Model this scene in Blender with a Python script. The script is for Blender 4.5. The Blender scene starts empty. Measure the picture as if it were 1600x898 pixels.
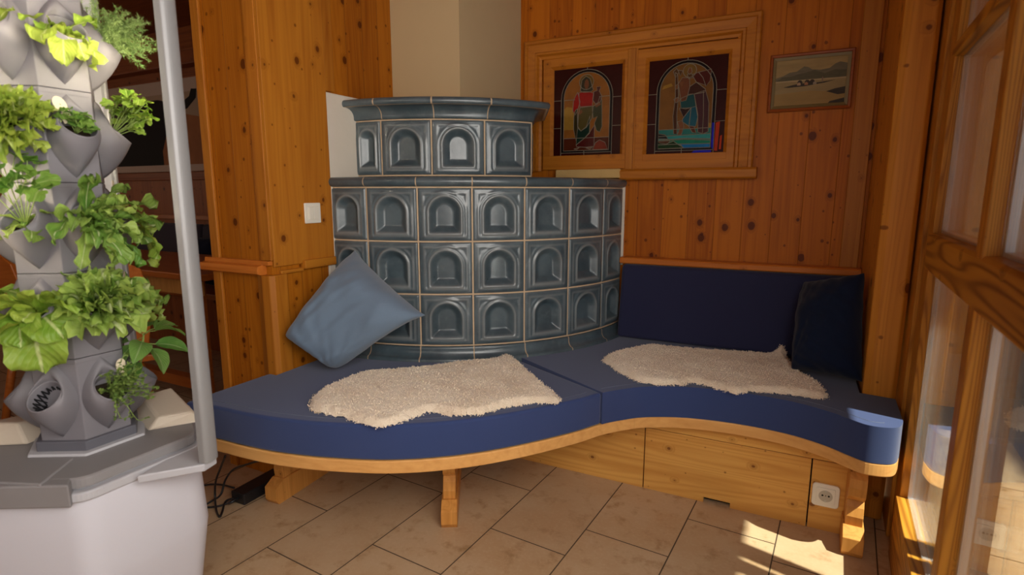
import bpy, bmesh, math, random
from mathutils import Vector, Matrix, noise
random.seed(7)
C = bpy.context.scene
PI = math.pi

# ------------------------------------------------------------------ camera, world, lights, exposure
CAMH = 1.15; FPX = 870.0; PITCH = math.radians(9.6); YAW = math.radians(27.0)
cam = bpy.data.objects.new('camera', bpy.data.cameras.new('camera'))
C.collection.objects.link(cam)
cam.location = (0, 0, CAMH); cam.rotation_euler = (PI/2-PITCH, 0, YAW)
cam.data.sensor_width = 36; cam.data.lens = 36*FPX/1600; cam.data.clip_start = .02
cam.data.dof.use_dof = True; cam.data.dof.focus_distance = 2.25; cam.data.dof.aperture_fstop = 3.2
C.camera = cam
C.view_settings.view_transform = 'Standard'; C.view_settings.look = 'None'
C.view_settings.gamma = 1; C.view_settings.use_curve_mapping = False
C.view_settings.exposure = 0.0

w = bpy.data.worlds.new('sky'); C.world = w; w.use_nodes = True
bg = w.node_tree.nodes['Background']
bg.inputs['Color'].default_value = (.75, .85, 1, 1); bg.inputs['Strength'].default_value = 1.6

def lamp(name, typ, loc, direction, energy, color, **kw):
    l = bpy.data.lights.new(name, typ); l.energy = energy; l.color = color
    for k, v in kw.items(): setattr(l, k, v)
    o = bpy.data.objects.new(name, l); C.collection.objects.link(o); o.location = loc
    o.rotation_euler = Vector(direction).to_track_quat('-Z', 'Y').to_euler()
    return o
SUN = (-.60, .16, -1.0)
lamp('sun', 'SUN', (3, -1, 4), SUN, 14.0, (1, .93, .80), angle=.012)
# right area light stands in for daylight from the window band beside the camera
lamp('window_daylight_right', 'AREA', (.215, -.05, 1.20), (-1, .06, -.10), 69, (1, .95, .88), shape='RECTANGLE', size=2.0, size_y=1.5)
lamp('fill_behind', 'AREA', (-1.6, -3.0, 1.5), (.05, 1, -.12), 17, (1, .93, .84), shape='RECTANGLE', size=3.0, size_y=1.6)  # added soft fill from behind the camera, no window in that wall
lamp('fill_next_room', 'AREA', (-8.0, .4, 1.5), (1, .35, -.1), 10, (1, .8, .6), shape='RECTANGLE', size=1.6, size_y=1.2)  # added dim fill for the next room

# ------------------------------------------------------------------ where a sight line meets a plane (used to survey the room)
FWD = Vector((-math.sin(YAW), math.cos(YAW), 0)); RGT = Vector((math.cos(YAW), math.sin(YAW), 0))
def ray(x, y):
    dx, dy = x-800, y-449
    h = FWD*(FPX*math.cos(PITCH)-dy*math.sin(PITCH)) + RGT*dx
    return Vector((h.x, h.y, -FPX*math.sin(PITCH)-dy*math.cos(PITCH)))
EYE = Vector((0, 0, CAMH))
def at_z(x, y, z): r = ray(x, y); return EYE + r*((z-CAMH)/r.z)
def at_y(x, y, Y): r = ray(x, y); return EYE + r*(Y/r.y)
def at_x(x, y, X): r = ray(x, y); return EYE + r*(X/r.x)
def at_d(x, y, d): r = ray(x, y); return EYE + r*(d/math.hypot(r.x, r.y))

# ------------------------------------------------------------------ mesh helpers
class MB:
    def __init__(s): s.v = []; s.f = []; s.m = []; s.uv = {}; s.tone = {}
    def add(s, vs, fs, mi=0):
        b = len(s.v); s.v += [Vector(p) for p in vs]
        for f in fs: s.f.append([i+b for i in f]); s.m.append(mi)
        return b
    def box(s, x0, x1, y0, y1, z0, z1, mi=0, M=None):
        vs = [Vector((x, y, z)) for z in (z0, z1) for y in (y0, y1) for x in (x0, x1)]
        if M: vs = [M @ p for p in vs]
        s.add(vs, [(0,2,3,1),(4,5,7,6),(0,1,5,4),(1,3,7,5),(3,2,6,7),(2,0,4,6)], mi); return s
    def prism(s, poly, z0, z1, mi=0, M=None):
        n = len(poly)
        vs = [Vector((p[0], p[1], z0)) for p in poly]+[Vector((p[0], p[1], z1)) for p in poly]
        if M: vs = [M @ p for p in vs]
        s.add(vs, [list(range(n))[::-1], list(range(n, 2*n))]+[(i, (i+1) % n, n+(i+1) % n, n+i) for i in range(n)], mi); return s
    def loft(s, rings, close=True, cap0=False, cap1=False, mi=0):
        n = len(rings[0]); fs = []
        for j in range(len(rings)-1):
            for i in range(n if close else n-1):
                k = (i+1) % n; fs.append((j*n+i, j*n+k, (j+1)*n+k, (j+1)*n+i))
        if cap0: fs.append(list(range(n))[::-1])
        if cap1: fs.append([(len(rings)-1)*n+i for i in range(n)])
        s.add([p for r in rings for p in r], fs, mi); return s
    def tube(s, pts, r, n=8, mi=0, r2=None):
        pts = [Vector(p) for p in pts]; rings = []; ref = None
        for i, p in enumerate(pts):
            t = (pts[min(i+1, len(pts)-1)]-pts[max(i-1, 0)])
            t = t.normalized() if t.length > 1e-9 else Vector((0, 0, 1))
            if ref is None: ref = Vector((0, 0, 1)) if abs(t.z) < .9 else Vector((1, 0, 0))
            a = t.cross(ref).normalized(); b = a.cross(t).normalized(); ref = b
            rr = r if r2 is None else r+(r2-r)*i/(len(pts)-1)
            rings.append([p+(a*math.cos(2*PI*k/n)+b*math.sin(2*PI*k/n))*rr for k in range(n)])
        return s.loft(rings, True, True, True, mi)
    def lathe(s, prof, cx, cy, a0, a1, n, mi=0, caps=False):
        rings = []
        for i in range(n+1):
            a = math.radians(a0+(a1-a0)*i/n)
            rings.append([Vector((cx+r*math.cos(a), cy+r*math.sin(a), z)) for r, z in prof])
        return s.loft(rings, False, mi=mi)
    def disc(s, c, nrm, r, n=24, mi=0):
        q = Vector(nrm).to_track_quat('Z', 'Y'); c = Vector(c)
        s.add([c+q @ Vector((r*math.cos(2*PI*k/n), r*math.sin(2*PI*k/n), 0)) for k in range(n)], [list(range(n))], mi); return s

WLOC = {}
def tag(o, label=None, cat=None, group=None, kind=None):
    if label: o['label'] = label
    if cat: o['category'] = cat
    if group: o['group'] = group
    if kind: o['kind'] = kind
    return o
def thing(name, loc, label=None, cat=None, group=None, kind=None):
    o = bpy.data.objects.new(name, None); C.collection.objects.link(o); o.location = loc
    o.empty_display_size = .05; WLOC[o] = Vector(loc)
    return tag(o, label, cat, group, kind)
def obj(name, mb, mat, parent=None, smooth=False, bevel=0, segs=2, subsurf=0, loc=None, autosmooth=None):
    me = bpy.data.meshes.new(name)
    if parent is not None and loc is None: loc = WLOC[parent]
    if loc is None:
        xs = [p.x for p in mb.v]; ys = [p.y for p in mb.v]; zs = [p.z for p in mb.v]
        loc = Vector(((min(xs)+max(xs))/2, (min(ys)+max(ys))/2, min(zs)))
    loc = Vector(loc)
    me.from_pydata([tuple(p-loc) for p in mb.v], [], mb.f)
    mats = mat if isinstance(mat, (list, tuple)) else [mat]
    for m in mats: me.materials.append(m)
    for p, mi in zip(me.polygons, mb.m):
        p.material_index = mi
        if smooth: p.use_smooth = True
    if mb.uv:
        ul = me.uv_layers.new(name='UVMap')
        for lp in me.loops: ul.data[lp.index].uv = mb.uv.get(lp.vertex_index, (0, 0))
    if mb.tone:
        ca = me.attributes.new('tone', 'FLOAT', 'POINT')
        for i in range(len(me.vertices)): ca.data[i].value = mb.tone.get(i, .5)
    me.update()
    bm = bmesh.new(); bm.from_mesh(me); bmesh.ops.recalc_face_normals(bm, faces=bm.faces); bm.to_mesh(me); bm.free()
    o = bpy.data.objects.new(name, me); C.collection.objects.link(o)
    if parent is not None:
        o.parent = parent; o.location = loc-WLOC[parent]
    else: o.location = loc
    WLOC[o] = loc
    if bevel:
        b = o.modifiers.new('bevel', 'BEVEL'); b.width = bevel; b.segments = segs; b.limit_method = 'ANGLE'; b.angle_limit = math.radians(40)
        if segs > 2:
            for p in me.polygons: p.use_smooth = True
            b.harden_normals = True
    if subsurf:
        sm = o.modifiers.new('subdivision', 'SUBSURF'); sm.levels = subsurf; sm.render_levels = subsurf
    return o
def copy_tree(o, parent=None):
    c = o.copy(); C.collection.objects.link(c); c.parent = parent; WLOC[c] = WLOC[o].copy()
    for ch in list(o.children): copy_tree(ch, c)
    return c
def smooth01(a, b, x):
    t = max(0., min(1., (x-a)/(b-a))); return t*t*(3-2*t)

# ------------------------------------------------------------------ materials
class NT:
    def __init__(s, name):
        s.m = bpy.data.materials.new(name); s.m.use_nodes = True; s.t = s.m.node_tree
        s.p = s.t.nodes['Principled BSDF']; s.out = s.t.nodes['Material Output']
    def n(s, typ, **kw):
        nd = s.t.nodes.new(typ)
        for k, v in kw.items(): setattr(nd, k, v)
        return nd
    def l(s, a, b): s.t.links.new(a, b)
    def val(s, sock, v):
        if hasattr(v, 'is_output'): s.l(v, sock)
        else: sock.default_value = v
    def math(s, op, a, b=0., c=None):
        nd = s.n('ShaderNodeMath', operation=op); s.val(nd.inputs[0], a); s.val(nd.inputs[1], b)
        if c is not None: s.val(nd.inputs[2], c)
        return nd.outputs[0]
    def mix(s, f, a, b, blend='MIX'):
        nd = s.n('ShaderNodeMix', data_type='RGBA', blend_type=blend)
        s.val(nd.inputs[0], f)
        for k, v in ((6, a), (7, b)):
            if hasattr(v, 'is_output'): s.l(v, nd.inputs[k])
            else: nd.inputs[k].default_value = (*v, 1)
        return nd.outputs[2]
    def noise(s, vec, scale, detail=3, rough=.5, dim='3D'):
        nd = s.n('ShaderNodeTexNoise', noise_dimensions=dim); nd.inputs['Scale'].default_value = scale
        nd.inputs['Detail'].default_value = detail; nd.inputs['Roughness'].default_value = rough
        if vec is not None: s.l(vec, nd.inputs['Vector'])
        return nd.outputs[0]
    def comb(s, x, y, z):
        nd = s.n('ShaderNodeCombineXYZ')
        for i, v in enumerate((x, y, z)): s.val(nd.inputs[i], v)
        return nd.outputs[0]
    def ramp(s, f, a, b):
        nd = s.n('ShaderNodeMapRange', interpolation_type='SMOOTHSTEP'); s.val(nd.inputs[0], f)
        nd.inputs[1].default_value = a; nd.inputs[2].default_value = b
        return nd.outputs[0]
    def obj(s): return s.n('ShaderNodeTexCoord').outputs['Object']
    def pos(s): return s.n('ShaderNodeNewGeometry').outputs['Position']
    def bump(s, h, strength, dist):
        nd = s.n('ShaderNodeBump'); nd.inputs['Strength'].default_value = strength; nd.inputs['Distance'].default_value = dist
        s.l(h, nd.inputs['Height']); s.l(nd.outputs[0], s.p.inputs['Normal'])
    def fin(s, col=None, rough=.5, spec=.5, **kw):
        if col is not None: s.val(s.p.inputs['Base Color'], col if hasattr(col, 'is_output') else (*col, 1))
        s.val(s.p.inputs['Roughness'], rough); s.p.inputs['Specular IOR Level'].default_value = spec
        for k, v in kw.items(): s.val(s.p.inputs[k.replace('_', ' ')], v)
        return s.m

def wood(name, light, dark, along='z', board=.11, knots=1.0, rough=.48, seam=1.0, ring=1.0, shift=0.0, spec=.25, grain=1.0, tonevar=.5, knotscale=1.0, rf=95.):
    t = NT(name); sx = t.n('ShaderNodeSeparateXYZ'); t.l(t.pos(), sx.inputs[0])
    x, y, z = sx.outputs
    if along == 'z': a, b, d = t.math('ADD', x, y), z, t.math('SUBTRACT', x, y)
    elif along == 'x': a, b, d = z, x, y          # grain along X
    elif along == 'y': a, b, d = z, y, x
    elif along == 'xz': a, b, d = y, x, z          # flat tops, grain along X
    a = t.math('ADD', a, shift)
    if board:
        q = t.math('DIVIDE', a, board); bid = t.math('FLOOR', q); fr = t.math('FRACT', q)
        wn = t.n('ShaderNodeTexWhiteNoise', noise_dimensions='1D'); t.l(bid, wn.inputs['W']); rnd = wn.outputs[0]
    else: rnd = t.math('ADD', 0., .5); fr = None
    b2 = t.math('ADD', b, t.math('MULTIPLY', rnd, 7.3))
    # knots
    kv = t.comb(t.math('MULTIPLY', a, 9.5*knotscale), t.math('MULTIPLY', b2, 7.5*knotscale), 0.)
    vo = t.n('ShaderNodeTexVoronoi', voronoi_dimensions='2D'); vo.inputs['Scale'].default_value = 1; vo.inputs['Randomness'].default_value = .95
    t.l(kv, vo.inputs['Vector'])
    sc = t.n('ShaderNodeSeparateColor'); t.l(vo.outputs['Color'], sc.inputs[0])
    rad = t.math('MULTIPLY', t.math('MAXIMUM', t.math('SUBTRACT', sc.outputs[0], .50), 0.), .27*knots)
    wob = t.math('MULTIPLY', t.math('SUBTRACT', t.noise(kv, 9, 2), .5), .03)
    v2 = t.n('ShaderNodeTexVoronoi', voronoi_dimensions='2D'); v2.inputs['Scale'].default_value = 1; v2.inputs['Randomness'].default_value = 1.
    t.l(t.comb(t.math('MULTIPLY_ADD', a, 17.*knotscale, 4.3), t.math('MULTIPLY_ADD', b2, 15.*knotscale, 1.7), 0.), v2.inputs['Vector'])
    s2 = t.n('ShaderNodeSeparateColor'); t.l(v2.outputs['Color'], s2.inputs[0])
    r2 = t.math('MULTIPLY', t.math('MAXIMUM', t.math('SUBTRACT', s2.outputs[1], .62), 0.), .30*knots)
    k2 = t.math('SUBTRACT', 1., t.ramp(t.math('SUBTRACT', v2.outputs['Distance'], r2), -.03, .035)); k2 = t.math('MULTIPLY', k2, t.math('GREATER_THAN', r2, .01))
    kd = t.math('SUBTRACT', t.math('ADD', vo.outputs['Distance'], wob), rad)
    kn = t.math('SUBTRACT', 1., t.ramp(kd, -.015, .02))
    halo = t.math('SUBTRACT', 1., t.ramp(kd, 0., .16))
    halo = t.math('MULTIPLY', halo, t.math('GREATER_THAN', rad, .002))
    # growth rings flowing round the knots
    rv = t.comb(t.math('MULTIPLY', a, 5.), t.math('MULTIPLY', b2, .30), t.math('MULTIPLY', d, 5.))
    ph = t.math('ADD', t.noise(rv, 1.3, 2, .45), t.math('MULTIPLY', halo, .10))
    rg = t.math('SINE', t.math('MULTIPLY', ph, rf))
    rg = t.math('POWER', t.math('MULTIPLY_ADD', rg, .5, .5), 2.2)
    fv = t.comb(t.math('MULTIPLY', a, 260.), t.math('MULTIPLY', b2, 5.), t.math('MULTIPLY', d, 260.))
    fine = t.noise(fv, 1, 2)
    mid = t.noise(t.comb(t.math('MULTIPLY', a, 45.), t.math('MULTIPLY', b2, 1.2), t.math('MULTIPLY', d, 45.)), 1, 2)
    f = t.math('MULTIPLY', rg, .24*ring)
    f = t.math('ADD', f, t.math('MULTIPLY', t.math('SUBTRACT', fine, .5), .25*grain))
    f = t.math('ADD', f, t.math('MULTIPLY', t.math('SUBTRACT', mid, .5), .9*grain))
    f = t.math('ADD', f, t.math('MULTIPLY', t.math('SUBTRACT', rnd, .5), tonevar))
    f = t.math('ADD', f, t.math('MULTIPLY', t.math('SUBTRACT', t.noise(t.comb(t.math('MULTIPLY', a, 7.), t.math('MULTIPLY', b2, 1.4), 0.), 1, 3), .5), .7))
    f = t.math('ADD', f, .22)
    cl = t.n('ShaderNodeClamp'); t.l(f, cl.inputs[0]); f = cl.outputs[0]
    col = t.mix(f, light, dark)
    kc = (dark[0]*.32, dark[1]*.22, dark[2]*.2)
    col = t.mix(t.math('MULTIPLY', halo, .35), col, tuple(c*.6 for c in dark))
    col = t.mix(t.math('MULTIPLY', kn, .85), col, kc); col = t.mix(t.math('MULTIPLY', k2, .7), col, kc)
    if board and seam:
        e = t.math('MINIMUM', fr, t.math('SUBTRACT', 1., fr))
        sl = t.math('SUBTRACT', 1., t.ramp(e, .0, .0022/board))
        col = t.mix(t.math('MULTIPLY', sl, .55*seam), col, tuple(c*.3 for c in dark))
        t.bump(t.math('SUBTRACT', t.math('MULTIPLY', f, -.12), sl), .5, .0015)
    else: t.bump(f, .08, .001)
    return t.fin(col, rough, spec)

LP, DP = (.62, .25, .040), (.34, .098, .012)
M = {}
M['panel'] = wood('pine_panelling', (.46, .130, .006), (.22, .041, .0016), 'z', .118, 1.05, spec=.16)
M['panel_left'] = wood('pine_panelling_left', (.43, .140, .009), (.23, .052, .002), 'z', .104, 1.0, spec=.16, shift=.063)
M['stile'] = wood('pine_stile', (.45, .165, .015), (.28, .075, .005), 'z', 0, .35)
M['post'] = wood('pine_post', (.70, .285, .032), (.45, .145, .010), 'z', 0, .9, knotscale=.9)
M['trimx'] = wood('pine_trim', (.46, .158, .012), (.27, .070, .005), 'x', 0, .25)
M['trimy'] = wood('pine_trim_along_wall', (.50, .19, .018), (.30, .085, .007), 'y', 0, .25)
M['red'] = wood('reddish_varnished_rail', (.60, .19, .03), (.40, .10, .012), 'x', 0, .1, .3)
M['bench'] = wood('pine_seat_board', (.78, .42, .14), (.56, .25, .065), 'xz', 0, 0, .45, ring=.7)
M['front'] = wood('pine_bench_front', (.74, .40, .10), (.50, .20, .035), 'x', 0, .6, .42, ring=1.2, tonevar=0)
M['leg'] = wood('pine_leg', (.66, .31, .075), (.42, .16, .03), 'z', 0, .2, .42)
M['winv'] = wood('pine_window_upright', (.66, .29, .036), (.30, .10, .010), 'z', 0, .12, .4, ring=2.2, rf=240, grain=.6)
M['winh'] = wood('pine_window_rail', (.66, .30, .036), (.20, .058, .006), 'y', 0, .1, .4, ring=2.6, grain=.35, rf=150)
M['darkpanel'] = wood('dark_pine_panelling', (.36, .10, .018), (.20, .045, .007), 'z', .14, .9)
M['darkplank'] = wood('dark_pine_planks', (.34, .09, .018), (.16, .035, .006), 'x', .16, .7)
M['table'] = wood('red_brown_table_wood', (.50, .15, .025), (.32, .075, .01), 'xz', 0, .2, .3)

def plain(name, col, rough=.5, spec=.5, var=.0, vs=8, bump=0, bs=60, bd=.001, **kw):
    t = NT(name); c = col
    o = t.obj()
    if var:
        nz = t.noise(o, vs, 4, .55)
        c = t.mix(nz, tuple(max(0, q*(1-var)) for q in col), tuple(q*(1+var) for q in col))
    if bump: t.bump(t.noise(o, bs, 3), bump, bd)
    return t.fin(c, rough, spec, **kw)
M['plaster'] = plain('white_plaster', (.74, .68, .58), .9, .2, .05, 6, .35, 25, .004)
M['chimney'] = plain('ochre_plaster', (.52, .395, .225), .9, .2, .06, 3, .3, 30, .003)
M['ledgeplaster'] = plain('sandy_plaster', (.55, .36, .14), .9, .2, .15, 12, .4, 50, .003)
M['ceiling'] = plain('ceiling_paint', (.70, .62, .50), .9, .2)
M['grout'] = plain('sandy_grout', (.58, .43, .28), .9, .2, .2, 30)
M['floorgrout'] = plain('dark_floor_grout', (.10, .07, .045), .9, .2)
M['switch'] = plain('cream_plastic', (.80, .76, .66), .3, .5)
M['black'] = plain('black_plastic', (.012, .012, .014), .4, .5)
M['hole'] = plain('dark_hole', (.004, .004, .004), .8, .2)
M['alu'] = plain('brushed_aluminium', (.27, .27, .275), .45, .5, Metallic=.25)
M['spacer'] = plain('bright_spacer_bar', (.70, .70, .72), .35, .5, Metallic=.3)
M['steel'] = plain('steel_pin', (.5, .5, .5), .3, .5, Metallic=1.)
M['white_tank'] = plain('white_satin_plastic', (.56, .56, .62), .42, .4, .02, 5)
M['lid'] = plain('grey_satin_plastic', (.215, .205, .210), .45, .4, .08, 7)
M['ringgrey'] = plain('light_grey_plastic', (.42, .42, .45), .42, .4)
M['wedge'] = plain('warm_lit_cream_plastic', (.58, .50, .40), .5, .4)
M['tower'] = plain('grey_mauve_planter_plastic', (.175, .166, .185), .48, .4, .05, 9)
M['towerdark'] = plain('dark_grey_planter_plastic', (.10, .10, .12), .5, .4)
M['tagpaper'] = plain('cream_tag', (.72, .62, .45), .6, .3, .12, 40)
M['soil'] = plain('damp_substrate', (.03, .022, .015), .95, .1, .5, 120)
M['lead'] = plain('lead_came', (.20, .17, .12), .5, .5)
M['stem'] = plain('pale_green_stem', (.26, .36, .09), .5, .4)

# floor tiles
t = NT('sandstone_floor_tile'); o = t.pos()
n1 = t.noise(o, 2.2, 5, .6); n2 = t.noise(o, 14, 6, .65); n3 = t.noise(o, 90, 2)
ga = t.n('ShaderNodeAttribute'); ga.attribute_name = 'tone'
c = t.mix(t.ramp(n1, .3, .72), (.55, .40, .25), (.48, .30, .155))
c = t.mix(t.ramp(n2, .50, .76), c, (.33, .19, .08))
c = t.mix(t.math('MULTIPLY', t.ramp(n3, .45, .75), .25), c, (.62, .47, .30))
c = t.mix(t.math('MULTIPLY', ga.outputs['Fac'], .28), c, (.42, .30, .19))
t.bump(n2, .12, .002); M['floor'] = t.fin(c, t.math('MULTIPLY_ADD', n1, .2, .32), .45)

# glazed stove tile
t = NT('blue_grey_stove_glaze'); o = t.pos()
n1 = t.noise(o, 7, 4, .6); n2 = t.noise(o, 32, 4, .6); n3 = t.noise(o, 16, 3, .6)
c = t.mix(t.ramp(n1, .3, .7), (.046, .070, .086), (.088, .124, .144))
c = t.mix(t.math('MULTIPLY', t.ramp(n2, .5, .85), .4), c, (.15, .20, .22))
c = t.mix(t.math('MULTIPLY', t.ramp(n3, .60, .82), .35), c, (.09, .075, .06))
ga = t.n('ShaderNodeAttribute'); ga.attribute_name = 'tone'
c = t.mix(t.math('MULTIPLY', t.math('SUBTRACT', ga.outputs['Fac'], .0), .70), c, (.30, .32, .32))
t.bump(n2, .06, .002)
M['glaze'] = t.fin(c, t.math('MULTIPLY_ADD', n2, .2, .22), .6, Coat_Weight=.3, Coat_Roughness=.18)

def fabric(name, col, col2, sheen=.3, wr=.0):
    t = NT(name); o = t.pos()
    wv = t.noise(o, 700, 2); n1 = t.noise(o, 4, 3)
    c = t.mix(n1, col, col2); c = t.mix(t.math('MULTIPLY', wv, .35), c, tuple(min(1, q*1.8) for q in col2))
    h = wv
    if wr: h = t.math('ADD', t.math('MULTIPLY', t.noise(o, 9, 2), wr), t.math('MULTIPLY', wv, .04))
    t.bump(h, .25, .004 if wr else .0006)
    return t.fin(c, .9, .15, Sheen_Weight=sheen, Sheen_Roughness=.5)
M['blue'] = fabric('blue_woven_upholstery', (.025, .043, .125), (.033, .053, .148), .25, .10)
M['navy'] = fabric('navy_woven_upholstery', (.017, .019, .050), (.022, .024, .060), .15)
M['lightblue'] = fabric('slate_blue_cotton', (.125, .180, .255), (.145, .203, .282), .25, .12)
M['darkcotton'] = fabric('dark_navy_cotton', (.004, .008, .024), (.006, .012, .034), .1, .6)
M['greycloth'] = fabric('charcoal_cloth', (.05, .045, .06), (.06, .055, .07), .1)
t = NT('cream_sheepskin'); o = t.pos()
n1 = t.noise(o, 9, 4, .6); n2 = t.noise(o, 160, 3)
c = t.mix(t.ramp(n1, .35, .7), (.86, .74, .58), (.74, .59, .43)); c = t.mix(t.math('MULTIPLY', n2, .4), c, (.95, .86, .72))
t.bump(n2, .5, .006)
M['wool'] = t.fin(c, .95, .1, Sheen_Weight=.4)

# window glass: clear, mirrors at a grazing angle
t = NT('window_glass'); fr = t.n('ShaderNodeFresnel'); bf = t.n('ShaderNodeNewGeometry').outputs['Backfacing']
t.l(t.math('MULTIPLY_ADD', bf, .66667-1.5, 1.5), fr.inputs[0])     # the same reflection from either face of the sheet
tr = t.n('ShaderNodeBsdfTransparent'); tr.inputs[0].default_value = (.95, .97, .96, 1)
gl = t.n('ShaderNodeBsdfGlossy'); gl.inputs['Roughness'].default_value = .0; gl.inputs[0].default_value = (1, 1, 1, 1)
mx = t.n('ShaderNodeMixShader'); t.l(fr.outputs[0], mx.inputs[0]); t.l(tr.outputs[0], mx.inputs[1]); t.l(gl.outputs[0], mx.inputs[2])
t.l(mx.outputs[0], t.out.inputs['Surface']); M['glass'] = t.m

def emit(name, col, s):
    t = NT(name); t.fin(col, .5); t.p.inputs['Emission Color'].default_value = (*col, 1); t.p.inputs['Emission Strength'].default_value = s
    return t.m
M['led'] = emit('warm_led_strip', (1, .86, .62), .5)

def leafmat(name, dark, light, rib, trans=.35):
    t = NT(name); uv = t.n('ShaderNodeUVMap').outputs[0]; s = t.n('ShaderNodeSeparateXYZ'); t.l(uv, s.inputs[0])
    ga = t.n('ShaderNodeAttribute'); ga.attribute_name = 'tone'
    u = t.math('ABSOLUTE', t.math('SUBTRACT', s.outputs[0], .5))
    nz = t.noise(t.pos(), 45, 3)
    f = t.math('ADD', t.math('MULTIPLY', ga.outputs['Fac'], .8), t.math('MULTIPLY', t.math('SUBTRACT', nz, .5), .7))
    f = t.math('ADD', f, t.math('MULTIPLY', u, .35))
    c = t.mix(f, dark, light)
    vein = t.math('SINE', t.math('MULTIPLY', t.math('SUBTRACT', s.outputs[1], t.math('MULTIPLY', u, .9)), 52.))
    c = t.mix(t.math('MULTIPLY', t.ramp(vein, .90, 1.), .16), c, rib)
    c = t.mix(t.math('MULTIPLY', t.math('SUBTRACT', 1., t.ramp(u, .012, .05)), .7), c, rib)
    t.bump(t.math('ADD', nz, t.math('MULTIPLY', vein, .25)), .4, .004)
    t.fin(c, .42, .35)
    tl = t.n('ShaderNodeBsdfTranslucent'); t.l(c, tl.inputs[0])
    mx = t.n('ShaderNodeMixShader'); mx.inputs[0].default_value = trans
    t.l(t.p.outputs[0], mx.inputs[1]); t.l(tl.outputs[0], mx.inputs[2]); t.l(mx.outputs[0], t.out.inputs['Surface'])
    return t.m
M['lettuce'] = leafmat('yellow_green_lettuce_leaf', (.20, .36, .035), (.50, .60, .10), (.68, .74, .34))
M['oak'] = leafmat('green_loose_leaf', (.08, .22, .025), (.42, .55, .12), (.66, .72, .40))
M['herb'] = leafmat('mid_green_herb_leaf', (.07, .20, .025), (.22, .38, .06), (.36, .48, .15))
M['celery'] = leafmat('bright_green_leaflet', (.16, .32, .03), (.36, .50, .07), (.45, .56, .16))
M['pepper'] = leafmat('pepper_plant_leaf', (.07, .22, .03), (.20, .36, .08), (.40, .52, .24))
M['dill'] = leafmat('feathery_green_frond', (.12, .24, .05), (.34, .46, .16), (.34, .46, .16), .2)
M['thyme'] = leafmat('small_green_leaf', (.09, .18, .03), (.26, .36, .08), (.26, .36, .08), .2)

def struct(name, mb, mat, parent=None, **kw):
    o = obj(name, mb, mat, parent, **kw)
    if parent is None: o['kind'] = 'structure'
    return o

# ================================================================== THE ROOM
YB, XL, YC, CEIL = 2.70, -1.77, 1.46, 2.45
# floor of rotated running-bond tiles
an = math.radians(-4.0); ca, sa = math.cos(an), math.sin(an)
def floor_pt(u, v, z=0): return Vector((u*ca-v*sa, u*sa+v*ca, z))
fl = MB(); TW, TL, G = .2868, .566, .0021
offs = {-7: .13, -6: .447, -5: .071, -4: .349, -3: .513, -2: .195, -1: .099}
for k in range(-32, 5):
    u0 = -.977+(k+5)*TW-TW
    of = offs.get(k, random.random()*TL)
    for j in range(-7, 8):
        v0 = of+j*TL; p = floor_pt(u0+TW/2, v0+TL/2)
        if p.x < -9.2 or p.x > 1.0 or p.y < -3.3 or p.y > 3.1: continue
        b = fl.add([floor_pt(u0+G, v0+G), floor_pt(u0+TW-G, v0+G), floor_pt(u0+TW-G, v0+TL-G), floor_pt(u0+G, v0+TL-G)], [(0, 1, 2, 3)])
        tv = random.random()
        for i in range(4): fl.tone[b+i] = tv
fl.add([(-9.2, -3.3, -.002), (.6, -3.3, -.002), (.6, 3.1, -.002), (-9.2, 3.1, -.002)], [(0, 1, 2, 3)], 1)
struct('floor', fl, [M['floor'], M['floorgrout']], loc=(0, 0, 0))
struct('ceiling', MB().box(-9.2, .6, -3.3, 3.1, CEIL, CEIL+.1), M['darkplank'])
# walls
wb = MB().box(-2.1, .42, YB, YB+.1, 0, CEIL); struct('wall_back', wb, M['panel'])
struct('wall_left', MB().box(-2.10, XL, YC, YB, 0, CEIL), M['panel_left'])
struct('wall_far', MB().box(-9.2, -2.1, 3.0, 3.1, 0, 1.32), M['darkpanel'])
struct('wall_far_upper', MB().box(-9.2, -2.1, 3.0, 3.1, 1.32, CEIL), M['darkplank'])
struct('wall_end', MB().box(-9.3, -9.2, -3.3, 3.1, 0, CEIL), M['darkpanel'])
struct('wall_behind', MB().box(-9.2, .6, -3.4, -3.3, 0, CEIL), M['panel'])
# square chimney breast above the stove
ch = MB().prism([(XL+.001, 2.217), (-1.391, 2.217), (-1.325, YB), (XL+.001, YB)], 1.20, CEIL)
struct('wall_chimney', ch, M['chimney'])
# plaster strips beside the stove
struct('trim_1', MB().box(XL, XL+.010, 1.743, 2.23, .47, 1.56), M['plaster'], bevel=.004)
pp = MB().box(-.80, -.755, YB-.012, YB, .80, 1.217); struct('trim_2', pp, M['plaster'], bevel=.003)
struct('trim_3', MB().box(-1.10, -.768, YB-.06, YB, 1.222, 1.2655), M['ledgeplaster'], bevel=.004)
# left wall boards, stiles and ledges
lw = MB()
lw.box(XL, XL+.012, YC+.002, 1.775, .872, CEIL); M['board'] = wood('broad_pine_board', (.50, .190, .018), (.32, .092, .007), 'z', 0, .7, knotscale=.9)
struct('trim_4', lw, M['board'], bevel=.003)
struct('trim_5', MB().box(XL, XL+.006, 1.777, 1.83, 1.565, CEIL), M['stile'], bevel=.003)
cs = MB().prism([(-1.845, YC-.010), (-1.80, YC-.026), (-1.764, YC-.022), (-1.752, YC-.004), (-1.752, YC+.055), (-1.80, YC+.05), (-1.845, YC)], .40, .842)
struct('trim_6', cs, M['stile'], bevel=.004)
struct('trim_7', MB().box(-2.102, -2.055, YC-.014, YC, .0, CEIL), M['stile'], bevel=.004)
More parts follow.
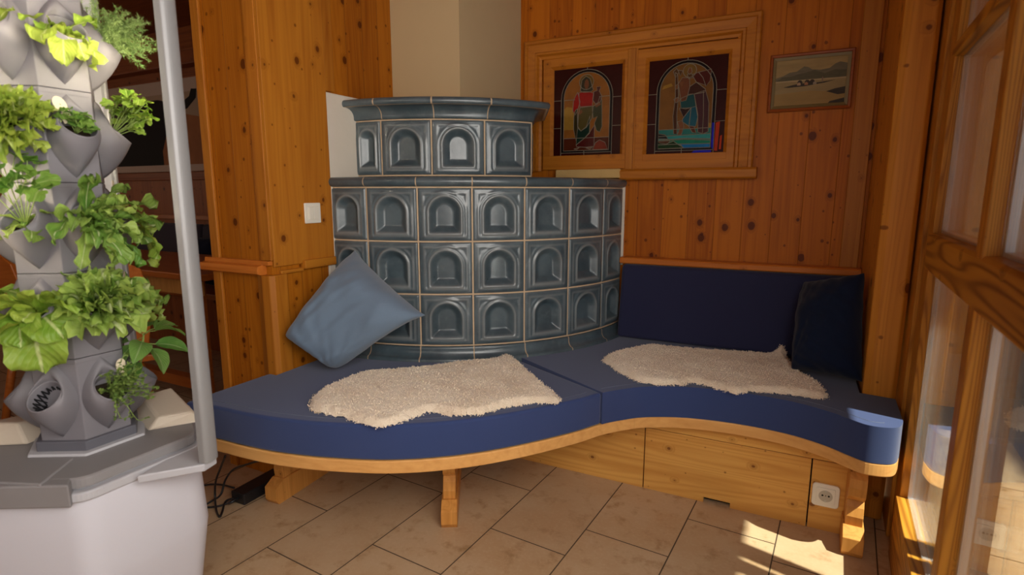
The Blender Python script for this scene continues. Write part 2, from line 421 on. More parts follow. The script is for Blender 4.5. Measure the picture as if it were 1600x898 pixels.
# moulded ledge on the front of the wall end
lg = MB()
prof = [(0, .842), (-.030, .842), (-.042, .848), (-.044, .862), (-.040, .876), (-.020, .880), (-.018, .896), (0, .896)]
lg.loft([[Vector((-2.14, YC+y, z)) for y, z in prof], [Vector((-1.80, YC+y, z)) for y, z in prof]], True, True, True)
lg.box(-1.80, -1.765, YC-.02, YC, .880, .896)
struct('trim_8', lg, M['red'], bevel=.002)
lg = MB(); lg.box(XL, XL+.016, YC+.03, 1.60, .842, .856); lg.box(XL, XL+.026, 1.60, 1.77, .850, .885)
struct('trim_9', lg, M['trimy'], bevel=.003)
# upper stile of the wall end front
struct('trim_10', MB().box(-1.815, XL+.012, YC-.012, YC+.004, .897, CEIL), M['stile'], bevel=.003)
# post at the right end of the bench
po = MB().prism([(.250, 2.235), (.270, 2.225), (.335, 2.215), (.348, 2.225), (.348, YB), (.250, YB)], 0, CEIL)
struct('trim_11', po, M['post'], bevel=.004)
struct('trim_12', MB().box(.17, .236, YB-.014, YB, .845, CEIL), M['stile'], bevel=.003)

# ------------------------------------------------------------------ right window wall (local: s along the wall, o towards the room)
WA = math.radians(3.0); WD = Vector((math.sin(WA), math.cos(WA), 0)); WN = Vector((-math.cos(WA), math.sin(WA), 0)); WP = Vector((.34, 1.95, 0))
WM = Matrix(((WD.x, WN.x, 0, WP.x), (WD.y, WN.y, 0, WP.y), (0, 0, 1, 0), (0, 0, 0, 1)))
win = thing('window_2', WM @ Vector((-.5, -.03, 0)), kind='structure')
def wbox(name, s0, s1, o0, o1, z0, z1, mat, par=win, bevel=.003): return obj(name, MB().box(s0, s1, o0, o1, z0, z1, M=WM), mat, par, bevel=bevel)
wbox('jamb', .165, .45, -.10, .0, 0, CEIL, M['winv'])
wbox('stile', .05, .163, -.075, -.010, .0, CEIL, M['winv'])
wbox('mullion', -.65, -.595, -.078, -.001, .2, CEIL, M['winv'])
wbox('mullion', -1.36, -1.30, -.078, -.001, .2, CEIL, M['winv'])
rl = MB()
rp = [(-.075, .925), (-.012, .925), (-.010, .933), (.0, .935), (.0, 1.028), (-.006, 1.036), (-.075, 1.040)]
rl.loft([[WM @ Vector((s, o, z)) for o, z in rp] for s in (.052, -1.36)], True, True, True)
obj('rail', rl, M['winh'], win, bevel=.0015)
wbox('rail', -1.36, .052, -.075, -.004, 1.522, 1.552, M['winh'])
wbox('rail', -1.36, .052, -.075, .0, .0, .209, M['winh'])
for s0, s1 in ((.052, -.593), (-.652, -1.30)):
    for z0, z1 in ((.205, .93), (1.035, 1.525), (1.55, CEIL)):
        lo, hi = min(s0, s1), max(s0, s1)
        g = wbox('pane', lo, hi, -.030, -.026, z0, z1, M['glass'], bevel=0)
        g2 = wbox('pane', lo, hi, -.048, -.044, z0, z1, M['glass'], bevel=0)
        sp = MB(); e = .011
        for q in ((lo, lo+e, z0, z1), (hi-e, hi, z0, z1), (lo, hi, z0, z0+e), (lo, hi, z1-e, z1)):
            sp.box(q[0], q[1], -.044, -.030, q[2], q[3], M=WM)
        obj('spacer', sp, M['spacer'], win)
wall = MB().box(-6, -1.36, -.10, -.0, 0, CEIL, M=WM); struct('wall_right', wall, M['panel'])
# outside: paving, a timber house wall and added boards that shape the sun patches
out = MB().box(.62, 12, -6, 12, -.25, -.15); struct('outdoor_ground', out, plain('pale_paving', (.20, .175, .15), .9, .2, .15, 3))
struct('sun_block_roof', MB().box(.47, 1.22, -4, 6, 2.16, 2.30), M['darkplank'])  # added overhang that keeps the sun out of the upper panes
struct('outdoor_wing', MB().box(.62, 4.2, 5.6, 5.8, -.15, 5.5), wood('brown_outdoor_boards', (.26, .17, .11), (.13, .075, .045), 'z', .14, .5))
struct('outdoor_wall', MB().box(4.2, 4.4, -2, 12, -.15, 5.5), wood('weathered_boards', (.36, .28, .21), (.20, .14, .10), 'z', .16, .5))
sh = thing('sun_mask_boards', WM @ Vector((-.50, -.36, -.15)), 'brown timber boards added just beyond the tall glazed panes to shape the sunlight', 'timber screen')
for s0, s1 in ((-1.0, -.465), (-.440, -.375), (-.358, -.28)):
    obj('board', MB().box(s0, s1, -.38, -.355, -.15, 2.3, M=WM), wood('sun_mask_wood', (.36, .20, .10), (.20, .10, .04), 'z', 0, .3), sh, bevel=.002)
obj('crossbar', MB().box(-1.0, -.28, -.41, -.38, .0, .08, M=WM), M['winv'], sh, bevel=.002)

# ------------------------------------------------------------------ leaded window in the back wall
w1 = thing('window_1', (-.74, YB, 1.26), kind='structure')
def frame_ring(x0, x1, z0, z1, prof, skip_bottom=False):
    """mitred casing: prof = [(inset, y)]"""
    mb = MB(); rings = []
    for ins, y in prof:
        rings.append([Vector((x0+ins, y, z0+(0 if skip_bottom else ins))), Vector((x0+ins, y, z1-ins)), Vector((x1-ins, y, z1-ins)), Vector((x1-ins, y, z0+(0 if skip_bottom else ins)))])
    for i in range(len(rings)-1):
        a, b = rings[i], rings[i+1]
        for k in range(3 if skip_bottom else 4):
            k2 = (k+1) % 4; mb.add([a[k], a[k2], b[k2], b[k]], [(0, 1, 2, 3)])
    return mb
CX0, CX1, CZ0, CZ1 = -1.291, -.192, 1.262, 1.899
cas = frame_ring(CX0, CX1, CZ0, CZ1, [(0, YB), (0, YB-.030), (.006, YB-.036), (.018, YB-.036), (.022, YB-.030), (.058, YB-.026), (.062, YB-.034), (.072, YB-.034), (.080, YB-.020), (.092, YB-.016), (.092, YB)], True)
ca_o = obj('casing', cas, [M['trimx']], w1, bevel=0)
obj('mullion', MB().box(-.758, -.722, YB-.026, YB, CZ0, 1.81).box(-.768, -.712, YB-.018, YB, CZ0, 1.81), M['stile'], w1, bevel=.003)
sill = MB(); sp_ = [(0, 1.213), (-.050, 1.213), (-.058, 1.220), (-.060, 1.252), (-.052, 1.262), (0, 1.262)]
sill.loft([[Vector((x, YB+y, z)) for y, z in sp_] for x in (-.775, -.172)], True, True, True)
obj('sill', sill, M['trimx'], w1, bevel=.002)

def stained(x0, x1, z0, z1, kind):
    W_, H_ = x1-x0, z1-z0
    sash = obj('sash', frame_ring(x0-.055, x1+.055, z0-.07, z1+.055, [(0, YB), (0, YB-.017), (.004, YB-.020), (.040, YB-.020), (.055, YB-.006)]), M['trimx'], w1)
    bl = MB().box(x0-.03, x1+.03, YB-.019, YB-.001, z0-.07, z0+.0); obj('bottom_rail', bl, M['trimx'], sash, bevel=.002)
    cols = {}; names = []; glassm = []
    def gm(nm, c):
        if nm not in cols:
            t = NT('glass_'+nm); n = t.noise(t.pos(), 22, 3)
            cc = t.mix(n, tuple(q*.42 for q in c), tuple(min(1, q*.8) for q in c))
            t.bump(t.noise(t.pos(), 60, 2), .15, .002)
            glassm.append(t.fin(cc, .3, .08)); cols[nm] = len(glassm)-1
        return cols[nm]
    g = MB(); ld = MB(); lay = [0]
    def P(u, v, off): return Vector((x0+u*W_, YB-off, z0+v*H_))
    def piece(pts, nm, c, edge=True, closed=True):
        lay[0] += 1; off = .0050+.00006*lay[0]
        g.add([P(u, v, off) for u, v in pts], [list(range(len(pts)))], gm(nm, c))
        if edge: line(pts+([pts[0]] if closed else []))
    def line(pts, r=.0016):
        ld.tube([P(u, v, .0072) for u, v in pts], r, 5)
    MAR = (.050, .006, .004); DRK = (.012, .006, .006); ORG = (.36, .13, .022)
    piece([(0, 0), (1, 0), (1, 1), (0, 1)], 'border', MAR, False)
    def arch(l, r, b, top, n=18):
        cxx = (l+r)/2; rx = (r-l)/2; rv = rx*W_/H_; cv = top-rv
        return [(l, b)]+[(cxx-rx*math.cos(PI*k/n), cv+rv*math.sin(PI*k/n)) for k in range(n+1)]+[(r, b)]
    A1, A2 = arch(.115, .875, .03, .975), arch(.155, .835, .055, .945)
    piece(A1, 'dark', DRK); piece(A2, 'orange' if kind == 0 else 'amber', ORG if kind == 0 else (.26, .11, .025))
    for v in (.645, .325): line([(0, v), (.115, v)]); line([(.875, v), (1, v)])
    line([(.5, .975), (.5, 1)]); line([(.47, 0), (.47, .05)]); line([(.115, .03), (.115, 0)]); line([(.875, .03), (.875, 0)])
    if kind == 0:
        piece([(.155, .055), (.835, .055), (.835, .20), (.155, .20)], 'ground_brown', (.11, .022, .008))
        piece([(.60, .06), (.82, .06), (.78, .14), (.70, .17), (.64, .14)], 'rose', (.26, .035, .015))
        line([(.155, .645), (.32, .645)]); line([(.68, .66), (.835, .66)])
        piece([(.155, .30), (.31, .30), (.31, .55), (.20, .57), (.155, .54)], 'gold', (.46, .25, .04), False)
        hal = [(.49+.105*math.cos(a*PI/8), .835+.085*math.sin(a*PI/8)) for a in range(16)]
        piece(hal, 'halo', (.20, .11, .02))
        piece([(.40, .74), (.42, .86), (.48, .90), (.54, .87), (.59, .74), (.55, .72), (.45, .72)], 'hair', (.055, .045, .022))
        piece([(.455, .80), (.465, .85), (.49, .87), (.515, .85), (.525, .80), (.51, .765), (.49, .75), (.47, .765)], 'skin', (.24, .085, .035), False)
        piece([(.36, .73), (.30, .64), (.29, .52), (.33, .47), (.37, .53), (.40, .62)], 'red', (.40, .012, .008))
        piece([(.38, .72), (.45, .73), (.55, .72), (.60, .70), (.58, .56), (.40, .56), (.385, .64)], 'red', (.40, .012, .008))
        piece([(.33, .52), (.36, .54), (.37, .30), (.35, .17), (.31, .30), (.31, .45)], 'olive_dark', (.05, .035, .012))
        piece([(.40, .55), (.60, .56), (.58, .42), (.50, .32), (.42, .28), (.37, .34), (.38, .48)], 'olive', (.115, .085, .022))
        piece([(.37, .32), (.42, .28), (.50, .33), (.55, .45), (.55, .25), (.48, .20), (.35, .12), (.36, .24)], 'deep_green', (.012, .035, .022))
        piece([(.35, .12), (.48, .20), (.55, .26), (.62, .34), (.62, .10), (.50, .09), (.36, .10)], 'wine', (.10, .010, .008))
        piece([(.58, .55), (.66, .58), (.69, .66), (.72, .62), (.73, .32), (.70, .26), (.65, .28), (.62, .36), (.66, .44), (.60, .42)], 'cloak', (.055, .055, .022))
        piece([(.60, .72), (.585, .63), (.63, .58), (.70, .60), (.72, .66), (.68, .72), (.70, .77), (.64, .77), (.65, .73)], 'vessel', (.10, .022, .015))
        piece([(.37, .50), (.42, .53), (.44, .50), (.40, .47)], 'hand', (.28, .10, .045), False)
        piece([(.60, .58), (.68, .60), (.71, .57), (.64, .54)], 'hand', (.28, .10, .045), False)
        piece([(.32, .075), (.40, .09), (.36, .065)], 'hand', (.28, .10, .045)); piece([(.50, .085), (.60, .09), (.56, .065)], 'hand', (.28, .10, .045))
    else:
        piece([(.155, .055), (.835, .055), (.835, .26), (.155, .26)], 'teal', (.035, .23, .20))  # water bands; light on the glass is put into the saturated colour
        piece([(.155, .19), (.835, .20), (.835, .145), (.50, .16), (.155, .15)], 'aqua', (.05, .36, .34))
        piece([(.155, .14), (.50, .15), (.835, .13), (.835, .095), (.45, .10), (.155, .10)], 'sea_green', (.012, .24, .15))
        piece([(.45, .10), (.835, .095), (.835, .055), (.50, .055)], 'blue', (.01, .20, .50))
        piece([(.155, .055), (.155, .12), (.26, .105), (.36, .135), (.42, .10), (.50, .058)], 'bank_green', (.015, .05, .012))
        piece([(.155, .14), (.32, .14), (.28, .105), (.155, .12)], 'bank_brown', (.12, .05, .025)); piece([(.155, .22), (.25, .205), (.29, .16), (.155, .165)], 'bank_dark', (.02, .02, .02))
        piece([(.876, .03), (.876, .31), (.845, .31), (.845, .055)], 'cobalt', (.02, .02, .60), False); piece([(.60, .0), (.85, .0), (.85, .03), (.64, .03)], 'cobalt', (.02, .02, .60), False)  # blue and red strips with bright light put into their colour
        piece([(.885, .02), (.89, .31), (.94, .32), (.925, .015)], 'scarlet', (.62, .05, .01), False); piece([(.945, .03), (.95, .17), (.975, .18), (.97, .03)], 'scarlet', (.62, .05, .01), False)
        piece([(.18, .69), (.32, .72), (.30, .75), (.20, .73)], 'gold', (.46, .25, .04), False); piece([(.765, .26), (.835, .26), (.835, .31), (.77, .31)], 'gold', (.50, .28, .05), False)
        piece([(.345, .86), (.36, .60), (.34, .40), (.36, .21), (.405, .21), (.39, .42), (.40, .62), (.375, .84)], 'staff', (.09, .03, .012))
        piece([(.32, .87), (.35, .80), (.39, .86), (.36, .90)], 'leafy', (.14, .06, .02)); piece([(.38, .88), (.41, .82), (.44, .87)], 'leafy', (.14, .06, .02))
        piece([(.64, .84), (.80, .86), (.79, .74), (.74, .69), (.70, .78)], 'cape_red', (.11, .018, .012)); piece([(.56, .82), (.64, .84), (.70, .78), (.74, .70), (.62, .74)], 'cape_red', (.10, .016, .01))
        piece([(.52, .62), (.54, .70), (.62, .74), (.74, .66), (.73, .63), (.62, .62)], 'cape_brown', (.075, .025, .016))
        piece([(.60, .62), (.74, .65), (.79, .52), (.80, .22), (.74, .20), (.67, .22), (.66, .40)], 'cloak_plum', (.085, .030, .034)); line([(.715, .64), (.73, .40), (.73, .21)])
        piece([(.42, .58), (.52, .61), (.60, .62), (.63, .49), (.50, .47), (.44, .48)], 'tunic_teal', (.02, .085, .09))
        piece([(.47, .37), (.57, .48), (.63, .49), (.66, .38), (.64, .28), (.55, .29), (.46, .34)], 'tunic_blue', (.02, .12, .17)); line([(.57, .48), (.555, .29)])
        piece([(.42, .48), (.57, .48), (.48, .38)], 'sash_dark', (.05, .018, .015))
        piece([(.40, .34), (.47, .35), (.49, .28), (.46, .20), (.41, .20), (.43, .26)], 'skin', (.26, .10, .04)); piece([(.55, .29), (.62, .28), (.65, .21), (.60, .22)], 'skin_dark', (.14, .04, .02))
        piece([(.39, .74), (.44, .80), (.53, .79), (.54, .70), (.52, .62), (.50, .56), (.44, .55), (.42, .62)], 'beard', (.20, .068, .03))
        piece([(.40, .75), (.46, .76), (.44, .70)], 'skin', (.26, .10, .04), False)
        hal = [(.53+.085*math.cos(a*PI/8), .865+.07*math.sin(a*PI/8)) for a in range(16)]; piece(hal, 'halo', (.24, .13, .03))
        piece([(.50, .85), (.52, .895), (.55, .89), (.56, .85), (.53, .825)], 'skin', (.26, .10, .04)); piece([(.50, .83), (.56, .83), (.58, .79), (.52, .78)], 'leafy', (.14, .06, .02))
        piece([(.34, .58), (.40, .60), (.43, .57), (.37, .54)], 'hand', (.28, .11, .05)); piece([(.35, .72), (.39, .74), (.39, .69), (.36, .68)], 'hand', (.28, .11, .05))
    gp = obj('leaded_pane', g, glassm, sash); obj('lead_cames', ld, M['lead'], gp)
stained(-1.135, -.788, 1.337, 1.752, 0)
stained(-.661, -.318, 1.331, 1.747, 1)

# ------------------------------------------------------------------ landscape painting
pic = thing('framed_painting', (.0, YB, 1.487), 'small framed lake landscape painting with an island and hills on the back wall', 'painting')
PX0, PX1, PZ0, PZ1 = -.151, .156, 1.488, 1.718
fo = frame_ring(PX0, PX1, PZ0, PZ1, [(0, YB), (0, YB-.016), (.004, YB-.020), (.011, YB-.018), (.013, YB-.012)]); obj('frame', fo, wood('red_brown_frame', (.30, .075, .016), (.18, .04, .008), 'x', 0, 0, .3), pic)
obj('inner_slip', frame_ring(PX0+.013, PX1-.013, PZ0+.013, PZ1-.013, [(0, YB-.012), (.010, YB-.009), (.012, YB-.008)]), plain('olive_gilt_slip', (.17, .115, .035), .4), pic)
cv = MB(); cm = []
def paint(c, v=.3, s=30):
    t = NT('paint'); sx = t.n('ShaderNodeMapping'); sx.inputs['Scale'].default_value = (1, 1, 4); t.l(t.pos(), sx.inputs[0]); n = t.noise(sx.outputs[0], s, 4)
    cm.append(t.fin(t.mix(n, tuple(q*(1-v) for q in c), tuple(q*(1+v) for q in c)), .6, .3)); return len(cm)-1
qx0, qx1, qz0, qz1 = PX0+.025, PX1-.025, PZ0+.025, PZ1-.025
lyr = [0]
def cp(pts, mi):
    lyr[0] += 1; y = YB-.006-.0001*lyr[0]
    cv.add([(qx0+u*(qx1-qx0), y, qz0+v*(qz1-qz0)) for u, v in pts], [list(range(len(pts)))], mi)
cp([(0, 0), (1, 0), (1, 1), (0, 1)], paint((.30, .20, .075), .35, 12))
cp([(0, .55), (0, .62), (.10, .66), (.20, .73), (.30, .74), (.40, .84), (.46, .82), (.52, .76), (.64, .74), (.76, .76), (.84, .85), (.90, .88), (1, .84), (1, .55)], paint((.13, .105, .06)))
cp([(.0, .55), (.10, .64), (.22, .64), (.40, .70), (.56, .74), (.70, .66), (.84, .72), (1, .70), (1, .55)], paint((.085, .072, .035)))
cp([(0, 0), (1, 0), (1, .55), (0, .55)], paint((.27, .19, .08), .22, 14)); cp([(0, .52), (1, .52), (1, .55), (0, .55)], paint((.36, .26, .13)))
cp([(0, 0), (1, 0), (1, .22), (.5, .30), (0, .26)], paint((.28, .17, .05), .25, 10))
dk = paint((.035, .022, .012), .5, 60)
cp([(.12, .41), (.28, .455), (.40, .47), (.62, .47), (.86, .50), (.70, .45), (.42, .405), (.20, .395)], dk)
for u in (.355, .46, .53): cp([(u-.035, .45), (u-.03, .52), (u-.01, .545), (u+.02, .54), (u+.04, .50), (u+.04, .45)], dk)
cp([(.665, .47), (.665, .56), (.675, .60), (.685, .56), (.685, .47)], paint((.20, .13, .08)))
for u, c in ((.345, (.34, .22, .14)), (.45, (.30, .13, .06)), (.57, (.26, .20, .14))): cp([(u-.025, .43), (u-.025, .475), (u, .50), (u+.025, .475), (u+.025, .43)], paint(c))
cp([(.74, .26), (.86, .31), (1, .34), (1, .19), (.90, .18)], dk); cp([(.80, .04), (1, .10), (1, 0), (.78, 0)], dk)
obj('canvas', cv, cm, pic)

# ------------------------------------------------------------------ switch and socket
sw = thing('light_switch', (XL+.012, 1.661, 1.034), 'cream double rocker light switch on the left wooden wall', 'light switch')
obj('plate', MB().box(XL+.012, XL+.020, 1.619, 1.703, 1.030, 1.112), M['switch'], sw, bevel=.004, segs=4)
for k in range(2): obj('rocker', MB().box(XL+.018, XL+.026, 1.636+.0255*k, 1.6605+.0255*k, 1.045, 1.097), M['switch'], sw, bevel=.002)
YP = 2.057
so = thing('power_socket', (.157, YP, .09), 'cream wall socket on the bench front panel by the right leg', 'socket')
sc_ = Vector((.1565, 0, .1325)); 
def rrect(cx, cz, hw, hh, r, n=6):
    return [(cx+sx*(hw-r)+r*math.cos(a0+PI/2*k/n), cz+sz*(hh-r)+r*math.sin(a0+PI/2*k/n)) for sx, sz, a0 in ((1, 1, 0), (-1, 1, PI/2), (-1, -1, PI), (1, -1, 1.5*PI)) for k in range(n+1)]
def plate(mb, pts, y0, y1, mi=0):
    mb.loft([[Vector((x, y0, z)) for x, z in pts], [Vector((x, y1, z)) for x, z in pts]], True, True, True, mi)
m_ = MB(); plate(m_, rrect(sc_.x, sc_.z, .041, .041, .012), YP, YP-.009); obj('plate', m_, M['switch'], so, bevel=.003, segs=3)
m_ = MB(); plate(m_, rrect(sc_.x, sc_.z, .028, .028, .004), YP-.0085, YP-.0115); ins = obj('insert', m_, M['switch'], so, bevel=.001)
m_ = MB(); m_.disc((sc_.x, YP-.0118, sc_.z), (0, -1, 0), .021, 28); obj('well', m_, plain('shaded_cream_plastic', (.50, .46, .38), .5), ins)
m_ = MB()
for dx, dz in ((-.0095, .002), (.0095, .002)): m_.disc((sc_.x+dx, YP-.0124, sc_.z+dz), (0, -1, 0), .0033, 12)
m_.disc((sc_.x, YP-.0124, sc_.z+.002), (0, -1, 0), .0018, 10); obj('contact_hole', m_, M['hole'], ins)
for z0, z1 in ((-.021, -.012), (.015, .021)): obj('earth_clip', MB().box(sc_.x-.002, sc_.x+.002, YP-.0135, YP-.0118, sc_.z+z0, sc_.z+z1), M['steel'], ins)

# ================================================================== TILED STOVE
SX, SY = -1.7416, 2.762; R1 = .983; SY2 = 2.70; R2 = .76
st = thing('tiled_stove', (SX+.45, SY-.45, 0), 'round two-tier stove of blue-grey arched tiles in the room corner', 'tiled stove')
def tile_height(u, v, w, h):
    e = min(u, w-u, v, h-v)
    z = -.009*(1-smooth01(0, .008, e))
    z += .0028*math.exp(-((e-.0235)/.0040)**2) - .0012*smooth01(.016, .022, e)
    hw = .305*w; vb = .145*h; vt = .845*h-hw
    u_ = u-w/2
    if v > vt: d = math.hypot(u_, v-vt)-hw
    else: d = max(abs(u_)-hw, vb-v)
    z += .0075*math.exp(-(d/.0055)**2)+.0030*math.exp(-((d-.016)/.006)**2)
    if d < 0:
        dep = .024*smooth01(.002, .034, -d)
        z -= dep
    return z, d, e
def drum(mb, cx, cy, R, angs, rows, N=46):
    for a0, a1 in zip(angs[:-1], angs[1:]):
        for z0, z1 in zip(rows[:-1], rows[1:]):
            wd = math.radians(a1-a0)*R; ht = z1-z0; g = .0020; vs = []; fs = []; tn = []
            # worn edges vary a little from tile to tile
            for j in range(N+1):
                for i in range(N+1):
                    u = g+(wd-2*g)*i/N; v = g+(ht-2*g)*j/N
                    dz, d, e = tile_height(u, v, wd, ht)
                    a = math.radians(a0)+u/R
                    vs.append((cx+(R+dz)*math.cos(a), cy+(R+dz)*math.sin(a), z0+v))
                    tn.append(.8*math.exp(-(d/.006)**2)+.5*math.exp(-((e-.0235)/.004)**2)+.35*math.exp(-((e-.004)/.004)**2))
            fs = [(j*(N+1)+i, j*(N+1)+i+1, (j+1)*(N+1)+i+1, (j+1)*(N+1)+i) for j in range(N) for i in range(N)]
            b = mb.add(vs, fs)
            for i, q in enumerate(tn): mb.tone[b+i] = q
A1 = [-92.0, -81, -68, -55, -42, -29, -15.8, -4.6]
lower = MB(); drum(lower, SX, SY, R1, A1, [.517, .736, .955, 1.174])
lo = obj('lower_drum', lower, M['glaze'], st, smooth=True)
def grout_strips(cx, cy, R, angs, rows):
    mb = MB(); hw = .0030; da = math.degrees(hw/R)
    for a in angs: mb.lathe([(R-.0055, rows[0]), (R-.0055, rows[-1])], cx, cy, a-da, a+da, 2)
    for z in rows: mb.lathe([(R-.0052, z-hw), (R-.0052, z+hw)], cx, cy, angs[0], angs[-1], 70)
    return mb
obj('grout', grout_strips(SX, SY, R1, A1, [.517, .736, .955, 1.174]), M['grout'], lo, smooth=True)
A2 = [-91.8, -81.5, -64.3, -47.0, -29.8]
upper = MB(); drum(upper, SX, SY2, R2, A2, [1.226, 1.459])
def on_arc(cx, cy, R, a): return Vector((cx+R*math.cos(math.radians(a)), cy+R*math.sin(math.radians(a)), 0))
QA, QB = on_arc(SX, SY2, R2, -29.8), Vector((-1.272, YB, 0))
def flat_tile(mb, A, B, z0, z1, N=40):
    d = (B-A); wd = d.length; d.normalize(); n = Vector((d.y, -d.x, 0)); ht = z1-z0; g = .002; vs = []; tn = []
    for j in range(N+1):
        for i in range(N+1):
            u = g+(wd-2*g)*i/N; v = g+(ht-2*g)*j/N; dz, dd, e = tile_height(u, v, wd, ht); p = A+d*u+n*dz; vs.append((p.x, p.y, z0+v))
            tn.append(.8*math.exp(-(dd/.006)**2)+.5*math.exp(-((e-.0235)/.004)**2)+.35*math.exp(-((e-.004)/.004)**2))
    b = mb.add(vs, [(j*(N+1)+i, j*(N+1)+i+1, (j+1)*(N+1)+i+1, (j+1)*(N+1)+i) for j in range(N) for i in range(N)])
    for i, q in enumerate(tn): mb.tone[b+i] = q
flat_tile(upper, QA, QA.lerp(QB, .52), 1.226, 1.459); flat_tile(upper, QA.lerp(QB, .52), QB, 1.226, 1.459)
up = obj('upper_drum', upper, M['glaze'], st, smooth=True)
gs = grout_strips(SX, SY2, R2, A2, [1.226, 1.459]); dq = (QB-QA).normalized(); nq = Vector((dq.y, -dq.x, 0))
gs.add([QA-nq*.0055+Vector((0, 0, 1.22)), QB-nq*.0055+Vector((0, 0, 1.22)), QB-nq*.0055+Vector((0, 0, 1.23)), QA-nq*.0055+Vector((0, 0, 1.23))], [(0, 1, 2, 3)])
gs.add([QA-nq*.0055+Vector((0, 0, 1.455)), QB-nq*.0055+Vector((0, 0, 1.455)), QB-nq*.0055+Vector((0, 0, 1.463)), QA-nq*.0055+Vector((0, 0, 1.463))], [(0, 1, 2, 3)])
obj('grout', gs, M['grout'], up, smooth=True)
def moulding(name, cx, cy, prof, angs, gap, par, join_in=.0025):
    mb = MB()
    for a0, a1 in zip(angs[:-1], angs[1:]): 
        mb.lathe(prof, cx, cy, a0+gap, a1-gap, 14)
    o_ = obj(name, mb, M['glaze'], par, smooth=True)
    g_ = MB().lathe([(r-join_in, z) for r, z in prof], cx, cy, angs[0], angs[-1], 70); obj('grout', g_, M['grout'], o_, smooth=True)
    return o_
def arc(cx_, cz_, r, a0, a1, n=8): return [(cx_+r*math.cos(math.radians(a0+(a1-a0)*k/n)), cz_+r*math.sin(math.radians(a0+(a1-a0)*k/n))) for k in range(n+1)]
rim = [(R1-.02, 1.1765), (R1-.004, 1.1765)]+arc(R1-.002, 1.1965, .0195, -75, 80, 10)+[(R1-.02, 1.2170), (R2-.02, 1.224)]
moulding('rim', SX, SY, rim, A1, .14, st)
corn = [(R2-.015, 1.4615), (R2+.004, 1.4615), (R2+.008, 1.466), (R2+.008, 1.474)]+[(R2+.008+.050*(1-math.cos(math.radians(q))), 1.474+.038*math.sin(math.radians(q))) for q in range(15, 91, 15)]+arc(R2+.060, 1.5245, .0165, -50, 90, 8)+[(R2-.1, 1.541), (.05, 1.541)]
A2c = [-92, -80.5, -63.2, -46.2, -29.0]
corn_d = [(r-R2, z) for r, z in corn if r > .3]
def sweep(mb, pts, prof, a, b):
    # profile (outward offset, height) swept along the plan polyline pts[a..b], mitred
    rings = []
    for i in range(a, b+1):
        p = pts[i]; t0 = (pts[i]-pts[max(i-1, 0)]); t1 = (pts[min(i+1, len(pts)-1)]-pts[i])
        t0 = t0.normalized() if t0.length > 1e-9 else t1.normalized(); t1 = t1.normalized() if t1.length > 1e-9 else t0
        n0, n1 = Vector((t0.y, -t0.x, 0)), Vector((t1.y, -t1.x, 0)); n = (n0+n1).normalized(); k = 1/max(.5, n.dot(n0))
        rings.append([p+n*(d*k)+Vector((0, 0, z)) for d, z in prof])
    mb.loft(rings, False)
cpts = []; brk = [0]
for a0, a1 in zip(A2c[:-1], A2c[1:]):
    cpts += [on_arc(SX, SY2, R2, a0+(a1-a0)*k/10) for k in range(10)]; brk.append(len(cpts))
cpts += [QA, QB]; brk.append(len(cpts)-1)
cm_ = MB()
def trimmed(pts, i, j, g=.0022):
    q = [p.copy() for p in pts[i:j+1]]
    q[0] = q[0]+(q[1]-q[0]).normalized()*g; q[-1] = q[-1]+(q[-2]-q[-1]).normalized()*g; return q
for i, j in zip(brk[:-2], brk[1:-1]):
    if j == brk[-2]: j = len(cpts)-1
    q = trimmed(cpts, i, j); sweep(cm_, q, corn_d, 0, len(q)-1)
co_ = obj('cornice', cm_, M['glaze'], st, smooth=True)
cg_ = MB(); sweep(cg_, cpts, [(d-.0025, z) for d, z in corn_d], 0, len(cpts)-1); obj('grout', cg_, M['grout'], co_, smooth=True)
tp_ = MB(); tp_.prism([(p.x, p.y) for p in cpts]+[(XL, YB), (XL, cpts[0].y)], 1.50, 1.5395); obj('top_slab', tp_, M['ledgeplaster'], st)
base = [(R1-.01, .5145), (R1+.003, .5145), (R1+.006, .508), (R1+.006, .500)]+[(R1+.006+.026*(1-math.cos(math.radians(q))), .500-.030*math.sin(math.radians(q))) for q in range(15, 91, 15)]+[(R1+.036, .464), (R1+.036, .420), (R1, .40), (R1, 0.)]
moulding('base_moulding', SX, SY, base, A1, .14, st)

# ================================================================== CORNER BENCH
def catmull(pts, n=6):
    out = []
    P_ = [pts[0]*2-pts[1]]+pts+[pts[-1]*2-pts[-2]]
    for i in range(1, len(P_)-2):
        for k in range(n):
            t_ = k/n; a, b, c, d = P_[i-1:i+3]
            out.append(.5*((2*b)+(c-a)*t_+(2*a-5*b+4*c-d)*t_*t_+(3*b-a-3*c+d)*t_**3))
    out.append(pts[-1]); return out
ZU, ZP, ZS = .30, .342, .46
fpx = [(337.6, 705), (380, 716), (424, 725.6), (475, 733), (526, 737.5), (601, 740.5), (676, 737), (752, 727.5), (827, 712.4), (900, 693.6), (939.5, 680.5), (975, 673), (1009, 668.8), (1071, 669.8), (1148.8, 679.4), (1226, 695.5), (1284, 714), (1323, 731), (1350, 741.5), (1381, 746.0), (1397, 743.6)]
front = [Vector(at_z(*q, ZU)).to_2d() for q in fpx]
front = [Vector((-1.785, 1.085))]+front+[Vector((.336, 1.985))]
fc = catmull(front, 5)
def stove_arc(R, a0, a1, n=24): return [Vector((SX+R*math.cos(math.radians(a0+(a1-a0)*k/n)), SY+R*math.sin(math.radians(a0+(a1-a0)*k/n)))) for k in range(n+1)]
back_pts = [Vector((.345, 2.205)), Vector((.245, 2.222)), Vector((.245, 2.69))]+stove_arc(R1+.041, -5.0, -90.5)+[Vector((XL+.004, 1.722)), Vector((XL+.012, YC-.03)), Vector((-1.80, YC-.03))]
bench = thing('corner_bench', (-.75, 1.75, 0), 'curved pine corner bench wrapped round the tiled stove', 'bench')
